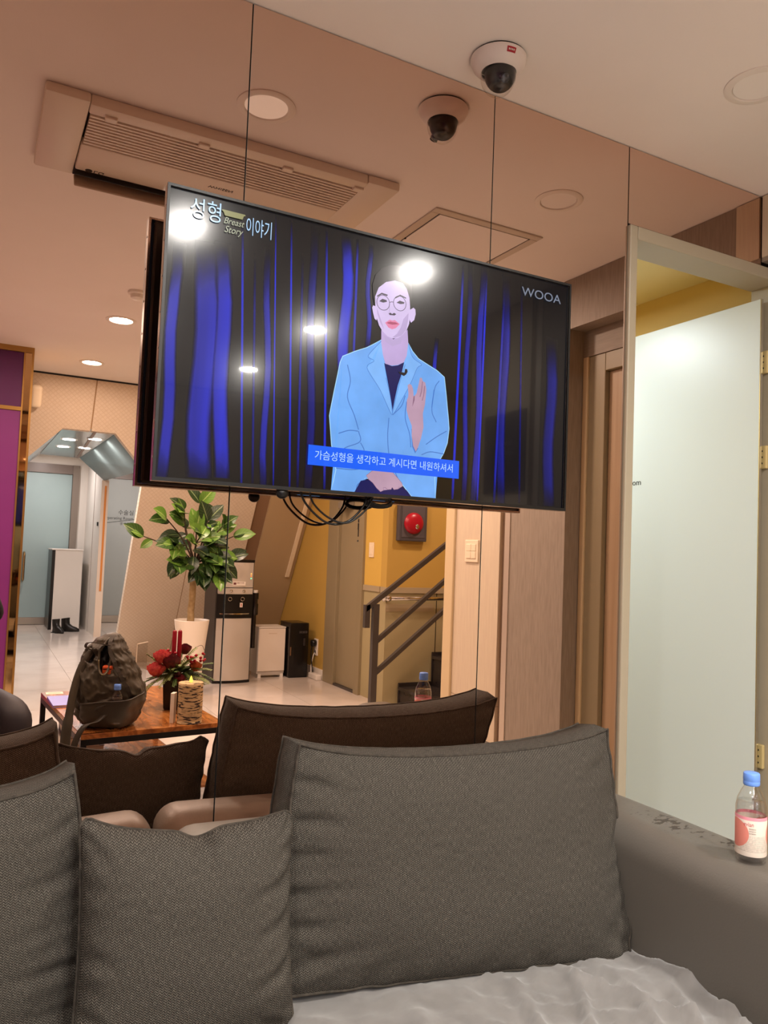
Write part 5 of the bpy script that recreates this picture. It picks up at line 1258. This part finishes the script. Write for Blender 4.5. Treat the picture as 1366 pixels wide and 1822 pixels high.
# ------------------------------------------------------------ potted rubber plant
px_, py_ = 1.60, ry(6.32)
pl = thing('potted_plant', 'rubber plant with a bare trunk in a tall white flared pot', 'plant', (px_, py_, 0))
obj('pot', lathe(BM(), [(.09, 0), (.094, .01), (.095, .05), (.098, .15), (.108, .32), (.125, .48), (.139, .60), (.139, .606), (.133, .606), (.128, .58), (.12, .56)], px_, py_, 0, n=48, cap=False), mat('pot white', 'ece2d4', .4), pl, smooth=True)
obj('soil', lathe(BM(), [(.001, .575), (.126, .57)], px_, py_, 0, n=32, cap=False), mat('soil', '3a2b1f', .95, bump=.5, bscale=90), pl)
trunk = [(px_-.012, py_, .56), (px_-.012, py_, .70), (px_-.008, py_+.005, .85), (px_-.012, py_, .95), (px_-.010, py_, 1.06)]
b = BM(); tube(b, smooth_path(trunk, 6), .030, 14, rend=.022)
for v in b.verts: v.co += noise.noise_vector(v.co*22)*.0035
obj('trunk', b, mat('pale bark', 'b39a72', .8, var='9c8158', vscale=30, bump=.3, bscale=60), pl, smooth=True)
tipdirs = []
rp = random.Random(12)
crown = Vector((px_, py_, 1.06)); ends = []
for q in ((-.43, .05, 1.27), (-.26, .06, 1.42), (-.12, .05, 1.50), (.02, .0, 1.56), (.08, .04, 1.42), (.20, .05, 1.38), (.30, .04, 1.30), (.16, .10, 1.15), (-.20, .12, 1.22), (0, .16, 1.30), (-.05, -.15, 1.35), (.12, -.12, 1.30), (.2, .08, 1.08), (.17, .12, .99), (-.17, .12, 1.06), (.06, .13, .97), (.27, .06, 1.12)):
    e = Vector((px_+q[0], py_+q[1], q[2])); m_ = crown.lerp(e, .5)+Vector((rp.uniform(-.03, .03), rp.uniform(-.03, .03), .03)); ends.append((e, smooth_path([crown, m_, e], 6)))
for e, pth in ends:
    b = BM(); tube(b, pth, .008, 7, rend=.004); obj('branch', b, mat('dark twig', '3d2c1e', .7), pl, smooth=True)
def leaf_mesh(ln, wd, bend):
    b = BM(); uvl = b.loops.layers.uv.new('UVMap'); rows = []; n = 10
    for i in range(n+1):
        t_ = i/n; w_ = wd/2*math.sin(PI*min(1, t_**.85))**.75*(1 if t_ < .9 else .8); w_ = max(w_, .0012)
        z = -bend*ln*t_*t_; rows.append([b.verts.new((s*w_, ln*t_, z+abs(s)*w_*.28-.006*(abs(s) == 0)*0)) for s in (-1, -.5, 0, .5, 1)])
    for i in range(n):
        for k in range(4):
            f = b.faces.new((rows[i][k], rows[i][k+1], rows[i+1][k+1], rows[i+1][k]))
            for l, (uu, vv) in zip(f.loops, ((k/4, i/n), ((k+1)/4, i/n), ((k+1)/4, (i+1)/n), (k/4, (i+1)/n))): l[uvl].uv = (uu, vv)
    return b
def m_leaf(name, c, vein):
    m = mat(name, c, .32, spec=.5); N, L = nodes(m); bs_ = N['Principled BSDF']; uv = N.new('ShaderNodeUVMap'); uv.uv_map = 'UVMap'; sp = N.new('ShaderNodeSeparateXYZ'); L.new(uv.outputs[0], sp.inputs[0])
    d = mathn(N, L, 'ABSOLUTE', mathn(N, L, 'SUBTRACT', sp.outputs[0], .5)); mid = mathn(N, L, 'LESS_THAN', d, .035)
    sv = mathn(N, L, 'LESS_THAN', mathn(N, L, 'PINGPONG', mathn(N, L, 'SUBTRACT', sp.outputs[1], mathn(N, L, 'MULTIPLY', d, .6)), .07), .006)
    mx = N.new('ShaderNodeMix'); mx.data_type = 'RGBA'; mx.inputs['A'].default_value = hexc(c); mx.inputs['B'].default_value = hexc(vein)
    L.new(mathn(N, L, 'MAXIMUM', mid, mathn(N, L, 'MULTIPLY', sv, .4)), mx.inputs['Factor']); L.new(mx.outputs['Result'], bs_.inputs['Base Color']); return m
LM = [m_leaf('leaf dark', '20351a', '75875a'), m_leaf('leaf mid', '33521f', '84995c'), m_leaf('leaf bright', '5c8430', '9db668')]
proto = []
for k, m_ in enumerate(LM):
    for ln, wd, be in ((.185, .112, .18), (.155, .098, .3), (.115, .070, .12)):
        o = obj('leaf', leaf_mesh(ln, wd, be), m_, pl, smooth=True, local=True); proto.append(o)
used = 0
def put_leaf(pos, d, upn, kind):
    global used
    src = proto[kind]
    if src.get('placed') is None: o = src; src['placed'] = 1
    else:
        o = src.copy(); C.objects.link(o)
    d = Vector(d).normalized(); upn = Vector(upn); xx = d.cross(upn).normalized(); zz = xx.cross(d)
    o.matrix_local = Matrix.Translation(Vector(pos)-ORG[pl.name]) @ Matrix((xx, d, zz)).transposed().to_4x4()
rl_ = random.Random(21); kinds_seen = set(); n_l = 0
for idx, (e, pth) in enumerate(ends):
    cnt = (3, 5, 6, 5, 7, 7, 6, 7, 8, 6, 4, 4, 7, 6, 6, 6, 6)[idx]
    for k in range(cnt):
        f = 1 if k < 2 else rl_.uniform(.35, .97); pos = pth[min(len(pth)-1, int(f*(len(pth)-1)))]
        out = (pos-crown); out.z *= .3; 
        if out.length < .01: out = Vector((0, 1, 0))
        d = out.normalized()*.8+Vector((rl_.uniform(-.8, .8), rl_.uniform(-.2, .9), rl_.uniform(-1.1, .35) if f < 1 else rl_.uniform(-.5, 1.0)))
        upn = Vector((rl_.uniform(-.4, .4), .9+rl_.uniform(-.2, .4), .6))
        bright = rl_.random(); col = 2 if bright > .70 else (1 if bright > .40 else 0)
        put_leaf(pos+Vector((0, 0, 0)), d, upn, col*3+rl_.choice((0, 0, 1, 1, 2)))
for k in range(7):                       # big dark leaves hanging below the crown
    a = k*.63; pos = crown+Vector((.12*math.cos(a), .10*math.sin(a), rl_.uniform(0, .10)))
    put_leaf(pos, (math.cos(a)*.7, math.sin(a)*.5+.3, -1.0), (math.cos(a)*.3, 1, .5), rl_.choice((0, 0, 1, 3)))
for o in proto:
    if o.get('placed') is None: put_leaf(crown+Vector((.05, .08, .2)), (.3, .5, .4), (0, 1, .5), proto.index(o))
for o in [x for x in bpy.data.objects if 'placed' in x.keys()]: del o['placed']

# ------------------------------------------------------------ water cooler, purifier boxes
kx0, kx1 = 1.925, 2.245; ky = ry(6.72)
wc = thing('water_cooler', 'tall silver and black water cooler by the leaning wall', 'water cooler', ((kx0+kx1)/2, ky, 0))
M_SILV = mat('silver panel', 'd2cbc3', .30, metal=.3); M_DKS = mat('cooler side', '3a3431', .45)
def bowed(b, x0, x1, y, bow, z0, z1, dep, n=10):
    pts = [(x0+(x1-x0)*i/n, y-bow*(2*i/n-1)**2) for i in range(n+1)]+[(x1, y-dep), (x0, y-dep)]
    return prism(b, [(p, q, z0) for p, q in pts], (0, 0, z1-z0))
obj('cabinet', boxm(kx0-.012, kx1+.012, ky-.42, ky-.035, .02, 1.09, bev=.01), M_DKS, wc)
obj('base_foot', bowed(BM(), kx0-.010, kx1+.010, ky-.004, .03, 0, .022, .3), M_BLKP, wc)
obj('lower_door', bowed(BM(), kx0, kx1, ky, .03, .025, .575, .05), M_SILV, wc, auto=25)
obj('dispenser_recess', bowed(BM(), kx0-.006, kx1+.006, ky-.006, .02, .575, .80, .06), M_BLKP, wc, auto=25)
obj('drip_tray', bowed(BM(), kx0+.02, kx1-.03, ky+.022, .03, .612, .622, .06), M_CHROME, wc, auto=25)
obj('upper_ledge', bowed(BM(), kx0, kx1, ky+.004, .028, .792, .845, .06), M_SILV, wc, auto=25)
obj('upper_panel', bowed(BM(), kx0, kx1, ky+.004, .028, .852, 1.075, .06), M_SILV, wc, auto=25)
obj('top_cap', bowed(BM(), kx0-.012, kx1+.012, ky-.004, .028, 1.078, 1.10, .40), M_BLKP, wc, auto=25)
for x in (2.04, 2.155):
    obj('tap_button', lathe(BM(), [(.014, 0), (.012, .008), (.001, .012)], x, ky, .820, n=18, axis='Y'), M_CHROME, wc, smooth=True)
    b = BM(); tube(b, [(x+.016*math.cos(a*PI/12)-.008, ky, .748+.016*math.sin(a*PI/12)) for a in range(24)], .003, 6, closed=True); obj('lever_ring', b, M_CHROME, wc, smooth=True)
for z, c in ((.975, (1, .55, .15)), (.955, (1, .35, .1)), (.933, (.25, 1, .6))):
    obj('indicator_light', lathe(BM(), [(.0075, 0), (.001, .004)], 2.222, ky-.016, z, n=12, axis='Y'), emat('indicator %.2f' % z, c, 2.2), wc)
lb = obj('notice_sticker', boxm(2.05, 2.165, ky+.003, ky+.006, .868, .905), mat('sticker white', 'e6dcd0', .6), wc)
text('sticker_print', '정수기 점검', .014, mat('sticker print', '6a3a3a', .6), (2.12, ky+.0064, .892), (-1, 0, 0), (0, 0, 1), wc)
obj('sticker_mark', boxm(2.055, 2.08, ky+.006, ky+.0065, .876, .896), mat('sticker print', 0), wc)
lb = obj('warning_sticker', boxm(2.125, 2.15, ky-.004, ky-.001, .675, .715), mat('sticker white', 0), wc)
obj('sticker_mark', boxm(2.134, 2.141, ky-.001, ky-.0005, .681, .708), mat('warn red', 'b02a2a', .5), wc)
b = BM(); lathe(b, [(.028, .6), (.032, .61), (.032, .70), (.026, .705), (.026, .74), (.032, .745), (.032, .80)], kx1+.045, ky-.08, 0, n=18); lathe(b, [(.022, .30), (.022, .60)], kx1+.04, ky-.08, 0, n=14)
obj('cup_dispenser', b, mat('smoked plastic', '1c1512', .2), wc, auto=40)
obj('paper_cup', lathe(BM(), [(.022, .80), (.026, .825)], kx1+.045, ky-.08, 0, n=18), M_WHITE, wc)
bx0, bx1 = 2.385, 2.655; by = ry(6.93)
wb_ = thing('white_purifier', 'low white air purifier box standing right of the water cooler', 'appliance', ((bx0+bx1)/2, by, 0))
obj('housing', boxm(bx0, bx1, by-.24, by-.012, .035, .47, bev=.006), M_WHITE, wb_)
obj('front_panel', boxm(bx0+.002, bx1-.002, by-.011, by, .06, .458, bev=.004), mat('warm white panel', 'ebdfd2', .35), wb_)
obj('top_lid', boxm(bx0-.001, bx1+.001, by-.242, by+.001, .462, .474, bev=.003), M_WHITE, wb_)
obj('logo_plate', boxm(bx0+.10, bx1-.09, by, by+.001, .41, .414), mat('faded print', 0), wb_)
for x in (bx0+.01, bx1-.04): obj('foot', boxm(x, x+.03, by-.2, by-.005, 0, .035), M_WHITE, wb_)
obj('base_bar', boxm(bx0+.01, bx1-.01, by-.02, by-.006, .022, .055), mat('grey plastic', 'b9b0a6', .4), wb_)
cx0, cx1 = 2.672, 2.862; cy = ry(6.86)
bk = thing('black_purifier', 'slim black purifier tower beside the ochre wall', 'appliance', ((cx0+cx1)/2, cy, 0))
obj('housing', boxm(cx0, cx1, cy-.28, cy, .0, .515, bev=.008, seg=3), mat('gloss black', '0f0c0d', .2), bk, auto=40)
obj('display', boxm(cx0+.09, cx1-.02, cy, cy+.001, .415, .44), mat('dim display', '2d2a2c', .3), bk)
for i in range(3): obj('display_icon', boxm(cx0+.10+i*.03, cx0+.112+i*.03, cy+.001, cy+.0015, .422, .434), mat('dim icon', '55504e', .4), bk)
obj('handle', boxm(cx0+.135, cx0+.155, cy, cy+.006, .30, .37, bev=.003), mat('dim display', 0), bk)
obj('side_label', boxm(cx0+.004, cx0+.016, cy, cy+.001, .21, .29), mat('tan sticker', '6b5138', .5), bk)

# ------------------------------------------------------------ corridor things
cb_ = thing('white_cabinet', 'white cabinet with a black side beyond the portal', 'cabinet', (1.13, ry(11.6), 0))
obj('body', boxm(.965, 1.315, ry(11.9), ry(11.3), .0, 1.075, bev=.004), M_WHITE, cb_)
obj('black_side', boxm(.925, .965, ry(11.9), ry(11.31), 0, 1.075, bev=.003), M_BLKP, cb_)
obj('top_board', boxm(.92, 1.32, ry(11.92), ry(11.28), 1.075, 1.092, bev=.003), M_WHITE, cb_)
def boot(label, x, y, rz):
    t = thing('ankle_boot', label, 'boot', (x, y, 0), rz, 'pair of black ankle boots')
    b = BM(); rows = []
    prof = [(0, -.12, .035, .055, .0), (.012, -.125, .13, .045, 0)]
    # shaft and foot as one skin: sections up from the sole
    secs = [(.0, .02, .115, .040), (.012, .022, .122, .044), (.035, .020, .118, .043), (.055, .006, .100, .042), (.075, -.020, .072, .041), (.10, -.038, .056, .042), (.14, -.042, .053, .044), (.175, -.042, .055, .046)]
    for z, c, l, w_ in secs:
        rows.append([b.verts.new((w_*math.cos(2*PI*i/20), c+l*math.sin(2*PI*i/20), z+(.008*math.sin(2*PI*i/20) if z > .15 else 0))) for i in range(20)])
    for p, q in zip(rows, rows[1:]):
        for i in range(20): b.faces.new((p[i], p[(i+1) % 20], q[(i+1) % 20], q[i]))
    b.faces.new(rows[0][::-1]); bmesh.ops.recalc_face_normals(b, faces=b.faces)
    obj('upper', b, mat('black boot leather', '17130f', .4), t, smooth=True, local=True)
    obj('sole', lathe(BM(), [(.046, -.0), (.046, .008)], n=20, wob=lambda a, h: 1+1.45*abs(math.sin(a))**2.0*.9), M_BLKP, t, local=True)
    obj('opening', lathe(BM(), [(.001, .168), (.043, .168)], 0, -.042, 0, n=18, cap=False), M_NYLD, t, local=True)
    return t
boot('black ankle boot standing nearer on the corridor floor', 1.01, ry(10.93), math.radians(-25))
boot('black ankle boot beside its pair, toe turned to the right', 1.16, ry(11.08), math.radians(-70))

# ------------------------------------------------------------ the person taking the picture, seated before the mirror
def skin(name, joints, edges, m, parent, levels=2, root=0):
    me = bpy.data.meshes.new(name); keys = list(joints); org = ORG[parent.name]
    me.from_pydata([Vector(joints[k][0])-org for k in keys], [(keys.index(a), keys.index(b)) for a, b in edges], [])
    o = bpy.data.objects.new(name, me); C.objects.link(o); o.parent = parent; ORG[o.name] = org
    sm = o.modifiers.new('skin', 'SKIN'); sm.use_smooth_shade = True
    for i, k in enumerate(keys):
        r = joints[k][1]; v = me.skin_vertices[0].data[i]; v.radius = (r, r) if isinstance(r, (int, float)) else r; v.use_root = (i == root)
    ss = o.modifiers.new('subsurf', 'SUBSURF'); ss.levels = levels; ss.render_levels = levels
    me.materials.append(m)
    return o
pe = thing('person', 'seated person in black knitwear and dark trousers holding up a phone', 'person', (-.17, -.30, 0))
M_SKIN = mat('skin', 'd9a98c', .5, sub=.1); M_KNIT = mat('black knit', '131114', .9, bump=.6, bscale=160); M_TROU = mat('dark trousers', '1c171f', .6, bump=.15, bscale=40)
legs = {'pelvis': ((-.17, -.36, .53), (.125, .115)), 'waist': ((-.17, -.37, .66), (.13, .105)),
        'hipR': ((-.07, -.30, .53), .092), 'midR': ((.05, -.06, .545), .082), 'kneeR': ((.182, .215, .535), .074), 'calfR': ((.155, .245, .33), .056), 'ankR': ((.15, .23, .12), .042),
        'hipL': ((-.27, -.30, .53), .092), 'midL': ((-.27, -.06, .545), .082), 'kneeL': ((-.27, .20, .535), .070), 'calfL': ((-.275, .235, .33), .056), 'ankL': ((-.275, .22, .12), .042)}
skin('trousers', legs, [('pelvis', 'waist'), ('pelvis', 'hipR'), ('hipR', 'midR'), ('midR', 'kneeR'), ('kneeR', 'calfR'), ('calfR', 'ankR'), ('pelvis', 'hipL'), ('hipL', 'midL'), ('midL', 'kneeL'), ('kneeL', 'calfL'), ('calfL', 'ankL')], M_TROU, pe)
top_ = {'hem': ((-.17, -.37, .60), (.14, .115)), 'belly': ((-.17, -.38, .75), (.142, .11)), 'chest': ((-.17, -.39, .92), (.155, .11)), 'collar': ((-.17, -.385, 1.07), (.085, .07)), 'neck': ((-.17, -.378, 1.115), .054),
        'shR': ((-.035, -.385, 1.03), .066), 'elR': ((.088, -.205, .87), .055), 'wrR': ((.035, -.085, 1.045), .038),
        'shL': ((-.305, -.385, 1.03), .066), 'elL': ((-.375, -.24, .84), .054), 'wrL': ((-.24, -.09, 1.0), .038)}
skin('sweater', top_, [('hem', 'belly'), ('belly', 'chest'), ('chest', 'collar'), ('collar', 'neck'), ('chest', 'shR'), ('shR', 'elR'), ('elR', 'wrR'), ('chest', 'shL'), ('shL', 'elL'), ('elL', 'wrL')], M_KNIT, pe)
bod = {'n0': ((-.17, -.38, 1.09), .046), 'n1': ((-.168, -.365, 1.15), .045), 'jaw': ((-.165, -.345, 1.205), (.058, .062)), 'face': ((-.165, -.352, 1.265), (.070, .082)), 'brow': ((-.165, -.36, 1.315), (.072, .088)), 'crown': ((-.165, -.37, 1.36), (.052, .064)), 'nose': ((-.163, -.262, 1.255), .012)}
bo = skin('body', bod, [('n0', 'n1'), ('n1', 'jaw'), ('jaw', 'face'), ('face', 'brow'), ('brow', 'crown'), ('face', 'nose')], M_SKIN, pe)
def hand(nm, wr, palm, tips, thumb):
    j = {'w': (wr, .026), 'p': (palm, (.034, .018))}; e = [('w', 'p')]
    for i, ch in enumerate(tips+[thumb]):
        prev = 'p'
        for k, q in enumerate(ch):
            key = 'f%d_%d' % (i, k); j[key] = (q, .0088-.001*k); e.append((prev, key)); prev = key
    return skin(nm, j, e, M_SKIN, pe)
hand('hand', (.035, -.085, 1.045), (.035, -.045, 1.10), [[(.045, -.030, 1.128+.018*i), (.034-.004*i, -.026, 1.134+.019*i), (.012, -.026, 1.138+.019*i)] for i in range(4)], [(.015, -.055, 1.125), (.0, -.050, 1.148), (-.012, -.040, 1.165)])
hand('hand', (-.24, -.09, 1.0), (-.195, -.05, 1.06), [[(-.125, -.030, 1.085+.018*i), (-.098, -.026, 1.088+.019*i), (-.078, -.024, 1.09+.019*i)] for i in range(4)], [(-.16, -.055, 1.10), (-.13, -.052, 1.13), (-.11, -.042, 1.15)])
b = BM(); ball(b, (-.165, -.378, 1.305), .105, 24, 16, (.83, .98, .98))
for v in b.verts:
    if v.co.y > -.35: v.co.y = -.35+(v.co.y+.35)*(.55 if v.co.z > 1.32 else -.2)
obj('hair', b, mat('black hair', '120e0d', .5), pe, smooth=True)
for s in (-1, 1):
    b = BM(); ball(b, (-.165+s*.030, -.279, 1.278), .010, 12, 8); obj('eye', b, M_BLKP, pe, smooth=True)
    b = BM(); ball(b, (-.165+s*.078, -.365, 1.265), .026, 12, 8, (.4, .7, 1.1)); obj('ear', b, M_SKIN, pe, smooth=True)
b = BM(); ball(b, (-.164, -.278, 1.222), .018, 12, 8, (1.2, .4, .4)); obj('mouth', b, mat('lip', 'a8605a', .5), pe, smooth=True)
for x in (.15, -.275):
    b = boxm(x-.045, x+.045, .15, .41, 0, .10, bev=.035, seg=4)
    for v in b.verts:
        if v.co.y > .28: v.co.z *= .62
    obj('shoe', b, M_BLKP, pe, smooth=True)
ph = thing('phone', 'dark phone held up in both hands', 'phone', (-.03, -.02, 1.17))
b = boxm(-.066, .012, -.018, -.010, 1.075, 1.232, bev=.003); obj('body', b, M_BLKP, ph)
bn = thing('upholstered_bench', 'grey upholstered bench under the seated person', 'bench', (-.2, -.42, 0))
obj('seat', boxm(-.75, .12, -.72, -.10, .20, .435, bev=.05, seg=4), M_LEATH, bn, smooth=True)
for x in (-.68, .05):
    for y in (-.65, -.17): obj('leg', lathe(BM(), [(.018, 0), (.024, .21)], x, y, 0, n=12), M_BLKP, bn)
